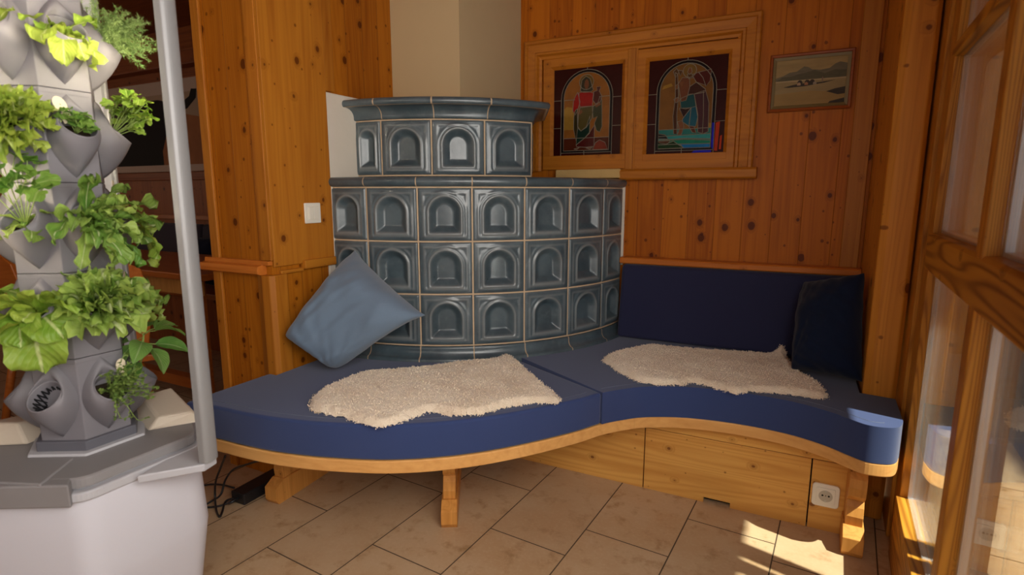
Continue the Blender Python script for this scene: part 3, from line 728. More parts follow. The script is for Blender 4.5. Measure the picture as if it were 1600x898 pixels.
obj('seat_board', MB().prism([tuple(p) for p in fc+back_pts], ZU, ZP), M['bench'], bench, bevel=.004)
# three-part front panel with a cable notch
X_a, X_b, X_c, X_d = -1.075, -.466, .108, .236
def fpanel(poly): 
    mb = MB(); mb.loft([[Vector((x, YP, z)) for x, z in poly], [Vector((x, YP+.018, z)) for x, z in poly]], True, True, True); return mb
g_ = .0022
obj('front_panel', fpanel([(X_a, .0), (X_b-g_, 0), (X_b-g_, ZU), (X_a, ZU)]), M['front'], bench, bevel=.001)
nx0, nx1 = at_y(1099, 779, YP).x, at_y(1140, 794, YP).x
obj('front_panel', fpanel([(X_b+g_, 0), (nx0, 0), (nx0, .020), (nx1, .020), (nx1, 0), (X_c-g_, 0), (X_c-g_, .252), (X_b+g_, .252)]), M['front'], bench, bevel=.001)
obj('front_panel', fpanel([(X_c+g_, 0), (X_d, 0), (X_d, .252), (X_c+g_, .252)]), M['front'], bench, bevel=.001)
obj('batten', fpanel([(X_b+g_, .2545), (X_d, .2545), (X_d, ZU), (X_b+g_, ZU)]), M['front'], bench, bevel=.001)
obj('dark_backing', MB().box(X_a, .236, YP+.03, YP+.04, 0, ZU), M['hole'], bench)  # near-black sheet closing the gaps behind the front panels
foot_p = [(.012, 0), (0, .018), (0, .066), (.040, .088), (.42, .088), (.42, 0)]
upr_p = [(.046, .088), (.042, .120), (.050, .150), (.064, .168), (.046, .180), (.032, .196), (.026, .225), (.030, .255), (.044, .272), (.044, ZU), (.38, ZU), (.38, .088)]
def bleg(p0, dirv, wf=.056, wu=.044):
    d = Vector((dirv[0], dirv[1])).normalized(); n = Vector((d.y, -d.x)); mb = MB()
    for prof, wd in ((foot_p, wf), (upr_p, wu)):
        mb.loft([[Vector((p0[0]+d.x*t_+n.x*s*wd/2, p0[1]+d.y*t_+n.y*s*wd/2, z)) for t_, z in prof] for s in (-1, 1)], True, True, True)
    obj('leg', mb, M['leg'], bench, bevel=.002)
bleg(at_z(702, 827, 0), (-.50, .86)); dl = at_z(530, 731, 0)-at_z(438, 792, 0); bleg(at_z(424, 788, 0), (dl.x, dl.y)); bleg(at_z(1330, 872, 0)-Vector((.0, 0, 0)), (.03, 1), .060, .050)

# seat cushions
jA, jB = Vector((-.930, 2.105)), Vector((-.566, 1.80))
jd = (jB-jA).normalized()
def side(p): q = p-jA; return jd.x*q.y-jd.y*q.x     # >0: right cushion side
fin = [p for p in fc]
left_poly = [p for p in fin if side(p) < -.004]; right_front = [p for p in fin if side(p) > .004]
pj = min(fin, key=lambda p: abs(side(p)))
jn = Vector((-jd.y, jd.x))
RS = R1+.040
left = left_poly+[pj-jn*.002]+[p for p in stove_arc(RS, -45.2, -90.5, 14)]+[Vector((XL+.006, 1.722)), Vector((XL+.020, YC-.032)), Vector((-1.787, YC-.032))]
right = [pj+jn*.002]+right_front+[Vector((.343, 2.20)), Vector((.240, 2.215)), Vector((.240, 2.66))]+[p for p in stove_arc(RS, -5.9, -43.6, 12)]
def cushion(name, poly, z0, z1, label, mat):
    o_ = obj(name, MB().prism([tuple(p) for p in poly], z0, z1), mat, bevel=.016, segs=4); tag(o_, label, 'cushion', 'blue seat cushions'); return o_
def seam(pts, par, off=.036):
    q = []
    for i in range(1, len(pts)-1):
        t_ = (pts[i+1]-pts[i-1]).normalized(); n = Vector((-t_.y, t_.x)); p = pts[i]+n*off; q.append(Vector((p.x, p.y, ZS+.0004)))
    obj('seam', MB().tube(q, .0011, 5), M['seam'], par)
M['seam'] = plain('pale_blue_thread', (.12, .14, .22), .8)
cl_ = cushion('seat_cushion', left, ZP+.001, ZS, 'blue seat cushion on the curved bench left of the cushion joint, under the larger sheepskin', M['blue'])
cr_ = cushion('seat_cushion', right, ZP+.001, ZS, 'blue seat cushion on the bench right of the joint, along the dark back cushion', M['blue'])
seam(left_poly, cl_); seam(right_front[:-8], cr_)
# back cushion, leaning
bcx0, bcx1 = -.742, .244
bm_ = MB(); pr = [(2.572, ZS+.002), (2.655, ZS+.002), (2.694, .812), (2.628, .812)]
bm_.loft([[Vector((x, y, z)) for y, z in pr] for x in (bcx0, bcx1)], True, True, True)
tag(obj('back_cushion', bm_, M['navy'], bevel=.018, segs=4), 'long navy back cushion leaning on the back wall below the red-brown rail', 'cushion')
rb = MB(); rb.loft([[Vector((x, y, z)) for y, z in [(YB, .814), (2.645, .814), (2.640, .820), (2.640, .838), (2.645, .844), (YB, .846)]] for x in (-.757, .248)], True, True, True)
struct('trim_13', rb, M['red'], bevel=.002)

# ------------------------------------------------------------------ sheepskins
def pip(p, poly):
    c_ = False; n = len(poly); j = n-1
    for i in range(n):
        a, b = poly[i], poly[j]
        if (a.y > p.y) != (b.y > p.y) and p.x < (b.x-a.x)*(p.y-a.y)/(b.y-a.y)+a.x: c_ = not c_
        j = i
    return c_
def seg_d(p, a, b):
    ab = b-a; t_ = max(0, min(1, (p-a).dot(ab)/max(1e-9, ab.length_squared))); return (a+ab*t_-p).length
def sheepskin(px, label, ztop, seed, lift=None):
    rnd = random.Random(seed)
    poly = catmull([Vector(at_z(x, y, ztop)).to_2d() for x, y in px+[px[0]]], 4)[:-1]
    xs = [p.x for p in poly]; ys = [p.y for p in poly]; h = .0062
    nx = int((max(xs)-min(xs))/h)+3; ny = int((max(ys)-min(ys))/h)+3; x0 = min(xs)-h; y0 = min(ys)-h
    mb = MB(); idx = {}; ht = {}
    def z_at(p, d):
        z = ZS+.003+(.020+.006*noise.noise(Vector((p.x*7, p.y*7, seed))))*smooth01(0, .03, d)
        z += .004*noise.noise(Vector((p.x*45, p.y*45, seed)))+.003*noise.noise(Vector((p.x*140, p.y*140, seed)))
        if lift: z += lift(p)
        return z
    for j in range(ny):
        for i in range(nx):
            p = Vector((x0+i*h, y0+j*h))
            if pip(p, poly):
                d = min(seg_d(p, poly[k], poly[(k+1) % len(poly)]) for k in range(len(poly)))
                idx[i, j] = len(mb.v); ht[i, j] = d; z = z_at(p, d); mb.v.append(Vector((p.x+rnd.uniform(-.002, .002), p.y+rnd.uniform(-.002, .002), z)))
    for (i, j) in idx:
        q = [(i, j), (i+1, j), (i+1, j+1), (i, j+1)]
        if all(k in idx for k in q): mb.f.append([idx[k] for k in q]); mb.m.append(0)
    # short woolly tufts
    keys = list(idx)
    for _ in range(15000):
        k = rnd.choice(keys); p = mb.v[idx[k]]
        if ht[k] > .02 and rnd.random() < .25: continue
        L = rnd.uniform(.003, .0065); a = rnd.uniform(0, 2*PI); tilt = rnd.uniform(.2, 1.1)
        q = p+Vector((rnd.uniform(-h, h), rnd.uniform(-h, h), -.001)); s_ = Vector((math.cos(a+PI/2), math.sin(a+PI/2), 0))*.0016
        tip = q+Vector((math.cos(a)*math.sin(tilt), math.sin(a)*math.sin(tilt), math.cos(tilt)))*L
        mid_ = q.lerp(tip, .55)+Vector((0, 0, .001))
        mb.add([q-s_, q+s_, mid_+s_*.8, mid_-s_*.8, tip], [(0, 1, 2, 3), (3, 2, 4)])
    o_ = obj('sheepskin', mb, M['wool'], smooth=True); tag(o_, label, 'sheepskin', 'sheepskins on the bench'); return o_
sheepskin([(480.6, 629), (489, 614), (521, 596), (570, 578.5), (622, 575), (674, 569), (732.5, 562), (771.5, 559), (784.5, 552.5), (801, 554), (823.5, 573.6), (849.5, 595), (877, 617.5), (869, 627), (843, 625.6), (814, 629), (784.5, 634), (752, 643), (710, 645), (671, 640), (635, 651.6), (602.5, 662), (573, 660), (537.5, 648), (505, 642), (485.5, 637)],
          'cream sheepskin spread on the left blue seat cushion in front of the stove', ZS+.015, 3)
sheepskin([(939.4, 559.7), (951, 550), (985, 542), (1020, 537.8), (1070, 542.5), (1132.5, 547), (1195, 551), (1225, 552), (1240, 566), (1256, 582), (1282.5, 595.6), (1295, 614), (1289, 619), (1248, 614), (1185.6, 608), (1151, 610.6), (1120, 603.4), (1082.5, 594), (1064, 598), (1010.6, 595.6), (976, 583)],
          'cream sheepskin on the right blue seat cushion, one end under the dark pillow', ZS+.015, 9,
          lambda p: .05*math.exp(-((p-Vector(at_z(1222, 551, ZS+.015)).to_2d()).length/.035)**2))

# ------------------------------------------------------------------ pillows
def pillow(name, B, R_, T, L, front_b, back_b, mat, label, seed, pinch=.10, N=44, sag=0., ear=0., fe=2.4):
    B, R_, T, L = map(Vector, (B, R_, T, L)); mb = MB(); vs = []
    n = (R_-L).cross(T-B).normalized()
    cen = (B+R_+T+L)/4
    if n.dot(EYE-cen) < 0: n = -n
    for sgn in (1, -1):
        for j in range(N+1):
            for i in range(N+1):
                u, v = -1+2*i/N, -1+2*j/N
                pu, pv = u*(1-pinch*(1-v*v)*abs(u)), v*(1-pinch*(1-u*u)*abs(v))
                ef = 1+ear*(abs(u*v))**7; pu *= ef; pv *= ef; a, b = (pu+1)/2, (pv+1)/2
                p = (B*(1-a)*(1-b)+R_*a*(1-b)+T*a*b+L*(1-a)*b)
                pr_ = max(0, (1-abs(u)**fe)*(1-abs(v)**fe))**.5
                q = Vector((u*2.2, v*2.2, seed))
                ra = math.atan2(v+.9, u+.9); wr = .008*noise.noise(q*1.2)+.010*noise.noise(Vector((ra*7, (u+v)*.8, seed)))*smooth01(-.2, .9, max(abs(u), abs(v)))+.009*noise.noise(Vector((u*2.5+v*7, v*1.5-u*1.5, seed)))
                ed = math.exp(-((1-max(abs(u), abs(v)))/.10)**2)
                wr += .006*ed*math.sin(16*(u if abs(v) > abs(u) else v)+seed)
                p = p+n*(sgn*((front_b if sgn > 0 else back_b)*pr_+(wr*(pr_**.5) if sgn > 0 else 0))+(.004*ed*math.sin(13*(u+v))))
                p.z -= sag*pr_*max(0, -(u+v)*.5+.3) if sgn > 0 else 0
                if p.z < ZS+.003: p.z = ZS+.003
                vs.append(p)
    K = (N+1)*(N+1); fs = []
    for s_ in range(2):
        for j in range(N):
            for i in range(N): fs.append((s_*K+j*(N+1)+i, s_*K+j*(N+1)+i+1, s_*K+(j+1)*(N+1)+i+1, s_*K+(j+1)*(N+1)+i))
    mb.add(vs, fs)
    o_ = obj(name, mb, mat, smooth=True)
    bm = bmesh.new(); bm.from_mesh(o_.data); bmesh.ops.remove_doubles(bm, verts=bm.verts, dist=.0004); bmesh.ops.recalc_face_normals(bm, faces=bm.faces); bm.to_mesh(o_.data); bm.free()
    for p in o_.data.polygons: p.use_smooth = True
    sm = o_.modifiers.new('subdivision', 'SUBSURF'); sm.levels = sm.render_levels = 1
    return tag(o_, label, 'pillow')
Bp = at_z(538, 558, ZS+.02)
pillow('pillow', Bp, at_d(664, 492, 2.10), at_d(555, 391, 2.43), at_x(447, 524, XL+.03), .165, .03, M['lightblue'], 'slate-blue cotton pillow propped on one corner against the stove and left wall', 2, pinch=.04, sag=.105, ear=.03, fe=4.0)
pillow('pillow', at_z(1236, 578, ZS+.02), at_z(1348, 598, ZS+.02), at_y(1352, 425, 2.36), at_y(1256, 440, 2.52), .11, .04, M['darkcotton'], 'dark navy pillow leaning in the shaded bench corner beside the post', 5, .04)

# ------------------------------------------------------------------ power adapter and cables
p0, p1 = at_z(372, 787, 0), at_z(437, 750, 0); d_ = (p1-p0); d_.z = 0; d_.normalize(); n_ = Vector((d_.y, -d_.x, 0))
AM = Matrix(((d_.x, n_.x, 0, p0.x), (d_.y, n_.y, 0, p0.y), (0, 0, 1, 0), (0, 0, 0, 1)))
ad = thing('power_adapter', p0+d_*.1, 'black power brick with cables on the floor under the left end of the bench', 'power adapter')
obj('brick', MB().box(0, .20, -.035, .035, .001, .045, M=AM), M['black'], ad, bevel=.004)
def cable(px, par, r=.0038):
    pts = catmull([Vector(at_z(x, y, z)) if z is not None else None for x, y, z in px], 8)
    obj('cable', MB().tube(pts, r, 8), M['black'], par, smooth=True)
cable([(375, 778, .022), (362, 779, .02), (352, 784, .008), (347, 800, .006), (343, 807, .005), (338, 797, .006), (336, 775, .03), (337, 752, .10), (344, 732, .18), (352, 712, .27)], ad)
cable([(375, 776, .022), (350, 788, .007), (330, 792, .006), (314, 792, .006), (300, 790, .006)], ad)
cable([(302, 799, .006), (330, 783, .008), (345, 772, .03), (352, 750, .08), (365, 733, .14), (390, 724, .2), (410, 718, .26)], ad)
cable([(300, 763, .006), (325, 757, .02), (345, 757, .03), (366, 762, .03)], ad)
obj('strain_relief', MB().tube([AM @ Vector((-.035, 0, .02)), AM @ Vector((.005, 0, .024))], .004, 8, r2=.008), M['black'], ad, smooth=True)

# ================================================================== VERTICAL PLANTER TOWER
TC = Vector((-1.538, .693, 0)); ZL = .55
def hexpt(r, deg, z): return Vector((TC.x+r*math.cos(math.radians(deg)), TC.y+r*math.sin(math.radians(deg)), z))
HO = -30.5                                        # first corner direction
def hexring(r, z, off=HO, n=6, rnd=0): 
    if not rnd: return [hexpt(r, off+60*k, z) for k in range(n)]
    out_ = []
    for k in range(n):
        c_ = hexpt(r, off+60*k, z); a_ = hexpt(r, off+60*(k-1), z); b_ = hexpt(r, off+60*(k+1), z)
        for q in range(7):
            t_ = q/6; f = rnd
            e0 = c_+(a_-c_).normalized()*f; e1 = c_+(b_-c_).normalized()*f
            out_.append(e0*(1-t_)**2+c_*2*t_*(1-t_)+e1*t_*t_)
    return out_
tower = thing('planter_tower', (TC.x, TC.y, 0), 'grey vertical planter tower on a white six-sided tank with aluminium light poles', 'planter tower')
tank = MB(); tank.loft([hexring(.212, .0, rnd=.03), hexring(.220, .03, rnd=.03), hexring(.266, .292, rnd=.04), hexring(.269, .31, rnd=.04), hexring(.260, .498, rnd=.04)], True, True, True)
tank_o = obj('tank', tank, M['white_tank'], tower, bevel=.002, segs=3)
rg_ = MB(); rg_.loft([hexring(.252, .496, rnd=.03), hexring(.266, .500, rnd=.03), hexring(.268, .502, rnd=.03), hexring(.268, .519, rnd=.03), hexring(.264, .521, rnd=.03), hexring(.245, .521, rnd=.03), hexring(.245, .53, rnd=.03)], True, True, True)
obj('lid_ring', rg_, M['ringgrey'], tower, bevel=.0015)
ld_ = MB(); ld_.loft([hexring(.252, .5255, rnd=.03), hexring(.257, .5275, rnd=.03), hexring(.255, .546, rnd=.03), hexring(.250, ZL, rnd=.03)], True, True, True)
lid = obj('lid', ld_, M['lid'], tower, bevel=.001)
fb = MB(); fa = [hexpt(.272, HO-4, 0), hexpt(.272, HO-56, 0), hexpt(.20, HO-56, 0), hexpt(.20, HO-4, 0)]
fb.prism([(p.x, p.y) for p in fa], .497, .5495); obj('front_band', fb, M['lid'], tower, bevel=.004)
# hatch in the front-left part of the lid
ht_ = MB(); ha = [hexpt(.252, -46, 0), hexpt(.135, -40, 0), hexpt(.135, -80, 0), hexpt(.225, -84, 0), hexpt(.250, -88, 0)]
ht_.prism([(p.x, p.y) for p in ha], ZL-.012, ZL+.004); obj('hatch', ht_, M['lid'], tower, bevel=.003)
# raised covers at the back corners, warm LED light put into their cream colour
def cover(deg):
    mb = MB(); c0 = [hexpt(.128, deg-36, ZL), hexpt(.250, deg-27, ZL), hexpt(.250, deg+27, ZL), hexpt(.128, deg+36, ZL)]
    c1 = [hexpt(.150, deg-30, ZL+.030), hexpt(.226, deg-22, ZL+.026), hexpt(.226, deg+22, ZL+.052), hexpt(.150, deg+28, ZL+.052)]
    mb.loft([c0, c1], True, True, True); o_ = obj('cover', mb, M['wedge'], tower, bevel=.006)
    sl = MB()
    for k in range(2): sl.box(-.002, .002, -.001, .001, -.003, .003, M=Matrix.Translation(c0[0].lerp(c0[3], .12+.03*k)+Vector((0, 0, .012+.01*k))))
    return o_
cover(75); cover(195)
plq = MB(); plq.loft([hexring(.132, ZL, rnd=.004), hexring(.130, ZL+.006, rnd=.004)], True, True, True); obj('socket_plate', plq, M['ringgrey'], tower, bevel=.001)
sk = MB(); sk.loft([hexring(.1125, ZL+.005), hexring(.1125, .579)], True, True, True); obj('skirt', sk, M['towerdark'], tower, bevel=.002)
ZM = [.577, .774, .973, 1.173, 1.374, 1.574]; RH = .100; AP = RH*math.cos(PI/6)
# one planter pot in face coordinates (x across, y outwards, z up), then copied to each face
def pot_mesh():
    mb = MB(); n = 40
    rc = Vector((0, .036, .122)); ax = Vector((0, .70, .714)).normalized(); e1 = Vector((1, 0, 0)); e2 = ax.cross(e1)*-1
    if e2.y < 0: e2 = -e2
    def rim_(r, dz=0): return [rc+ax*dz+e1*(r*math.cos(2*PI*k/n))+e2*(r*math.sin(2*PI*k/n))*1.12 for k in range(n)]
    ves = []
    for k in range(n):
        a = 2*PI*k/n; c_, s_ = math.cos(a), math.sin(a)     # s_>0: outer lip, bottom of the pointed oval
        t_ = math.sqrt(max(0, 1-abs(c_))); z = .101-math.copysign(.0905*t_, s_)
        ves.append(Vector((.0470*c_*(1-.06*t_), .0006, z)))
    rim0 = rim_(.0352); rings = [ves]
    for t_ in (.12, .3, .5, .7, .85, .95): 
        rr = []
        for k in range(n):
            p = ves[k].lerp(rim0[k], t_)
            low = max(0, math.sin(2*PI*k/n))
            p.y += .020*math.sin(PI*t_**.8)*(.45+.55*abs(math.cos(2*PI*k/n))); rr.append(p)
        rings.append(rr)
    rings += [rim0, rim_(.0346, .0024), rim_(.0328, .0026), rim_(.0316, .0), rim_(.0300, -.03), rim_(.028, -.048)]
    mb.loft(rings, True, False, False); inner = MB(); 
    return mb, rc, ax, e1, e2
pm, prc, pax, pe1, pe2 = pot_mesh()
def face_matrix(face, row):
    deg = HO+30+60*face; o_ = Vector((math.cos(math.radians(deg)), math.sin(math.radians(deg)), 0)); x_ = Vector((-o_.y, o_.x, 0))
    p = Vector((TC.x, TC.y, ZM[row]))+o_*AP
    return Matrix(((x_.x, o_.x, 0, p.x), (x_.y, o_.y, 0, p.y), (0, 0, 1, p.z), (0, 0, 0, 1)))
pot_me = None; soil_me = None
for r in range(5):
    md = MB(); z0, z1 = ZM[r], ZM[r+1]
    md.loft([hexring(RH*.993, z0+.0004), hexring(RH, z0+.002), hexring(RH, z1-.012), hexring(RH*1.006, z1-.009), hexring(RH*1.006, z1-.0004)], True, True, True)
    mod = obj('planter_module', md, M['tower'], tower, bevel=.0015)
    for f in range(6):
        if f in (2, 3) and r > 0 and False: continue
        FM = face_matrix(f, r); q = MB(); q.v = [FM @ p for p in pm.v]; q.f = pm.f; q.m = pm.m
        po_ = obj('pot', q, M['tower'], mod, smooth=True)
        if not (r == 0 and f == 5):
            sq = MB(); sq.disc(FM @ (prc-pax*.024), FM.to_3x3() @ pax, .0312, 20); obj('substrate', sq, M['soil'], po_)
        else:
            cup = MB(); n = 18
            for k in range(n):
                a = 2*PI*k/n
                b0 = prc-pax*.012+pe1*.0308*math.cos(a)+pe2*.0308*math.sin(a); b1 = prc-pax*.050+pe1*.026*math.cos(a+.3)+pe2*.026*math.sin(a+.3); b2 = prc-pax*.050+pe1*.026*math.cos(a-.3)+pe2*.026*math.sin(a-.3)
                cup.tube([FM @ b0, FM @ b1], .0016, 5); cup.tube([FM @ b0, FM @ b2], .0016, 5)
            cup.disc(FM @ (prc-pax*.052), FM.to_3x3() @ pax, .032, 20)
            obj('net_cup', cup, M['black'], po_)
# light poles
def pole(deg, lit=True):
    p = hexpt(.337, deg, 0); d = Vector((math.cos(math.radians(deg)), math.sin(math.radians(deg)), 0)); n = Vector((-d.y, d.x, 0))
    prof = []
    for a in range(-90, 91, 15): prof.append((.010*math.cos(math.radians(a))+.004, .021*math.sin(math.radians(a))))
    prof += [(-.010, .021), (-.013, .017), (-.013, -.017), (-.010, -.021)]
    z0, z1 = .521, 1.95; mb = MB()
    mb.loft([[p+d*a+n*b+Vector((0, 0, z)) for a, b in prof] for z in (z0, z1)], True, True, True)
    pl = obj('light_pole', mb, M['alu'], tower, bevel=.001)
    stp = MB(); q = [(-.0134, .012), (-.0134, -.012)]
    stp.add([p-d*.0136+n*.010+Vector((0, 0, .62)), p-d*.0136-n*.010+Vector((0, 0, .62)), p-d*.0136-n*.010+Vector((0, 0, 1.9)), p-d*.0136+n*.010+Vector((0, 0, 1.9))], [(0, 1, 2, 3)])
    obj('led_strip', stp, M['led'] if lit else M['ringgrey'], pl)
    arm = MB(); c0 = hexpt(.262, deg, 0)
    AMt = Matrix(((d.x, n.x, 0, c0.x), (d.y, n.y, 0, c0.y), (0, 0, 1, 0), (0, 0, 0, 1)))
    arm.prism([(-.03, -.10), (.078, -.020), (.078, .020), (-.03, .10)], .5005, .5195, M=AMt); obj('pole_bracket', arm, M['ringgrey'], tower, bevel=.003)
    if not lit: return
    lt = lamp('led_light', 'AREA', p-d*.02+Vector((0, 0, 1.45)), (-d.x, -d.y, -.12), LED_W, (1, .86, .60), shape='RECTANGLE', size=.02, size_y=.9, spread=math.radians(95))
    q_ = (-d).to_track_quat('-Z', 'Z'); lt.rotation_euler = q_.to_euler(); lt.parent = pl; lt.location = lt.location-WLOC[pl]
LED_W = 1.7
for dg in (15.3, 135.3, 255.3): pole(dg, dg != 135.3)

# ================================================================== PLANTS IN THE TOWER
rp_ = random.Random(11)
def leaf(mb, base, direc, L, W, shape='lettuce', curl=.9, ruffle=.15, nu=8, nv=12, tone=None, fold=.25, freq=9, side=None):
    d = Vector(direc).normalized(); tone = rp_.random() if tone is None else tone
    up = Vector((0, 0, 1)); s = d.cross(up)
    if s.length < .05: s = Vector((1, 0, 0))
    s.normalize()
    s = Matrix.Rotation(rp_.uniform(-.5, .5), 3, d) @ s if side is None else Vector(side).normalized()
    p = Vector(base); step = L/nv; b = len(mb.v); ph = rp_.uniform(0, 6); jag = rp_.uniform(0, 9)
    vs = []
    for j in range(nv+1):
        v = j/nv; nrm = s.cross(d).normalized()
        if shape == 'lettuce': wv = W*(.15+.85*math.sin(PI/2*min(1, v/.62)))*(max(0, 1-max(0, (v-.60)/.405)**2.4))**.5*(1+.10*ruffle*math.sin(38*v+jag))
        elif shape == 'oak': wv = W*(.14+.86*v**.7)*(max(0, 1-max(0, (v-.6)/.41)**2))**.5*(.78+.30*math.sin(v*17+jag))
        elif shape == 'oval': wv = W*max(.03, math.sin(PI*min(1, v**.75)))**.85
        else: wv = W*max(.03, math.sin(PI*v))
        for i in range(nu+1):
            u = -1+2*i/nu
            ed = max(abs(u), max(0, (v-.45)/.55))
            rf = ruffle*W*(ed**1.5)*(.75*math.sin(freq*v*2.2+ph+u*3.0)*(.3+.7*v)+.9*noise.noise(Vector((u*W*60+jag, v*L*60, tone*9)))+.5*noise.noise(Vector((u*W*150, v*L*150+jag, tone*9))))
            vs.append(p+s*(u*wv*(1-.12*ruffle))+nrm*(fold*wv*abs(u)**1.5+rf))
            mb.uv[b+j*(nu+1)+i] = ((u+1)/2, v); mb.tone[b+j*(nu+1)+i] = tone
        d = Matrix.Rotation(-curl/nv, 3, s) @ d
        p = p+d*step
    fs = [(j*(nu+1)+i, j*(nu+1)+i+1, (j+1)*(nu+1)+i+1, (j+1)*(nu+1)+i) for j in range(nv) for i in range(nu)]
    mb.add(vs, fs); return p
def frill(mb, base, axis, R, tone=None, k=9, amp=.28, stretch=1.0, half=1.5, nr=9, nt=44, droop=.5):
    axis = Vector(axis).normalized(); tone = rp_.random() if tone is None else tone
    up = Vector((rp_.uniform(-.4, .4), rp_.uniform(-.4, .4), 1)); n = (up-axis*up.dot(axis)).normalized(); s = axis.cross(n)
    b = len(mb.v); vs = []; ph = rp_.uniform(0, 6); sd = rp_.uniform(0, 50)
    for j in range(nr+1):
        r = j/nr
        for i in range(nt+1):
            th = -half+2*half*i/nt
            w_ = r**2.2; z = amp*w_*(math.sin(k*th+ph)+.5*math.sin(2.3*k*th+ph*2+r*3)+.9*noise.noise(Vector((th*4, r*5, sd))))-droop*r*r*.5
            rr = R*r*(1+.10*w_*math.sin(k*1.9*th+ph*3)+.05*w_*math.sin(k*5*th))
            vs.append(Vector(base)+axis*(rr*math.cos(th*.62)*stretch)+s*(rr*math.sin(th*.8))+n*(z*R))
            ix = b+j*(nt+1)+i; mb.uv[ix] = (.5+.42*math.sin(th*.8)*r+.06, r); mb.tone[ix] = min(1, tone*.7+.45*w_)
    mb.add(vs, [(j*(nt+1)+i, j*(nt+1)+i+1, (j+1)*(nt+1)+i+1, (j+1)*(nt+1)+i) for j in range(nr) for i in range(nt)])
def frilly(face, row, n, R, mat, label, bias, core=.02, s1=1.6, k=9, amp=.28, stretch=1.0, droop=.5):
    c_, ax, FM = potpos(face, row); mb = MB()
    for d, t_ in dirs(ax, n, .05, s1, V3(bias)):
        frill(mb, c_+d*core*rp_.uniform(.6, 1.2)+ax*.006, d+V3((rp_.uniform(-.25, .25), rp_.uniform(-.25, .25), rp_.uniform(-.1, .35))), R*rp_.uniform(.75, 1.15), None, k, amp, stretch, droop=droop)
    return plant('lettuce', mb, mat, label, 'lettuce')
def fan(mb, c, nrm, r, lobes=5, tone=None):
    """flat lobed leaflet"""
    tone = rp_.random() if tone is None else tone
    q = Vector(nrm).to_track_quat('Z', 'Y') @ Matrix.Rotation(rp_.uniform(0, 6.3), 3, 'Z').to_quaternion(); n = 30; b = len(mb.v); vs = [Vector(c)]
    mb.uv[b] = (.5, .5); mb.tone[b] = tone
    for k in range(n):
        a = 2*PI*k/n; rr = r*(.72+.26*abs(math.cos(lobes*a/2))+.06*math.sin(3*lobes*a))
        vs.append(Vector(c)+q @ Vector((rr*math.cos(a), rr*math.sin(a), .22*r*math.cos(2*a)+.1*r*math.sin(lobes*a)))); mb.uv[b+1+k] = (.5+.4*math.cos(a), .5); mb.tone[b+1+k] = min(1, tone+.15)
    mb.add(vs, [(0, k+1, (k+1) % n+1) for k in range(n)])
def potpos(face, row, up=.0):
    FM = face_matrix(face, row); return FM @ (prc-pax*.022), (FM.to_3x3() @ pax), FM
def dirs(ax, n, spread0, spread1, bias=Vector((0, 0, 0))):
    q = ax.to_track_quat('Z', 'Y')
    for k in range(n):
        t_ = (k+.5)/n; th = spread0+(spread1-spread0)*t_; a = k*2.39996
        yield (q @ Vector((math.sin(th)*math.cos(a), math.sin(th)*math.sin(a), math.cos(th)))+bias).normalized(), t_
def plant(name, mb, mat, label, cat='plant', group='plants in the tower pots', stems=None):
    if stems is not None and stems.v:
        base = Vector(stems.v[0]); r_ = thing(name, base, label, cat, group); obj('foliage', mb, mat, r_, smooth=True); obj('stem', stems, M['stem'], r_, smooth=True); return r_
    o_ = obj(name, mb, mat, smooth=True); return tag(o_, label, cat, group)
def lettuce(name, face, row, n, L, W, mat, label, shape='lettuce', s0=.15, s1=1.35, curl=1.0, ruffle=.25, bias=(0, 0, .1), freq=9, nu=10, nv=14):
    c_, ax, FM = potpos(face, row); mb = MB()
    for d, t_ in dirs(ax, n, s0, s1, Vector(bias)):
        k = .55+.45*min(1, t_*1.6)
        leaf(mb, c_, d, L*k*rp_.uniform(.85, 1.12), W*k*rp_.uniform(.85, 1.12), shape, curl*rp_.uniform(.6, 1.3), ruffle, nu, nv, None, .25, freq)
    return plant(name, mb, mat, label, 'lettuce')
# faces of the tower as the camera sees them
FR, FL_, RT, LT = 0, 5, 1, 4
V3 = Vector
toR = RGT.copy(); toL = -RGT
lettuce('lettuce', FR, 4, 8, .105, .030, M['lettuce'], 'pale yellow-green romaine lettuce in the topmost front pot', 'lettuce', .4, 1.25, 2.0, .40, (0, 0, .35))
frilly(FL_, 3, 44, .058, M['lettuce'], 'big frilly yellow-green lettuce at the left edge, second pot from the top', (0, 0, .05), .030, 1.7, 9, .20)
lettuce('lettuce', FL_, 1, 12, .150, .058, M['lettuce'], 'large smooth light green lettuce at the left edge above the empty pot', 'lettuce', .3, 1.45, 1.7, .25, (0, 0, .35), 7)
lettuce('lettuce', FL_, 2, 6, .085, .026, M['oak'], 'dark green loose-leaf plant at the left edge in the middle pot', 'oak', .4, 1.4, 1.5, .25, (0, 0, .3))
lettuce('lettuce', FR, 2, 34, .145, .030, M['oak'], 'spreading oak-leaf lettuce in the middle front pot reaching right', 'oak', .2, 1.45, 1.3, .45, tuple(toR*.60+V3((0, 0, .22))), 9, 10, 20)
lettuce('lettuce', RT, 2, 12, .13, .030, M['lettuce'], 'light oak-leaf lettuce hanging from the middle right-hand pot', 'oak', .4, 1.5, 1.6, .4, (0, 0, .25), 9, 10, 20)
frilly(FR, 1, 34, .060, M['oak'], 'big bushy green lettuce in the front pot above the thyme', tuple(V3((0, 0, .25))+toR*.25), .030, 1.5, 6, .22, 1.2, .6)
lettuce('lettuce', RT, 1, 16, .095, .032, M['oak'], 'small green lettuce in the right-hand pot over the pepper plant', 'lettuce', .2, 1.3, 1.3, .5, (0, 0, .4), 10, 12, 16)
lettuce('lettuce', FL_, 4, 5, .06, .018, M['lettuce'], 'small lettuce seedling in the top left pot', 'lettuce', .3, .9, 1.1, .3, (0, 0, .3))

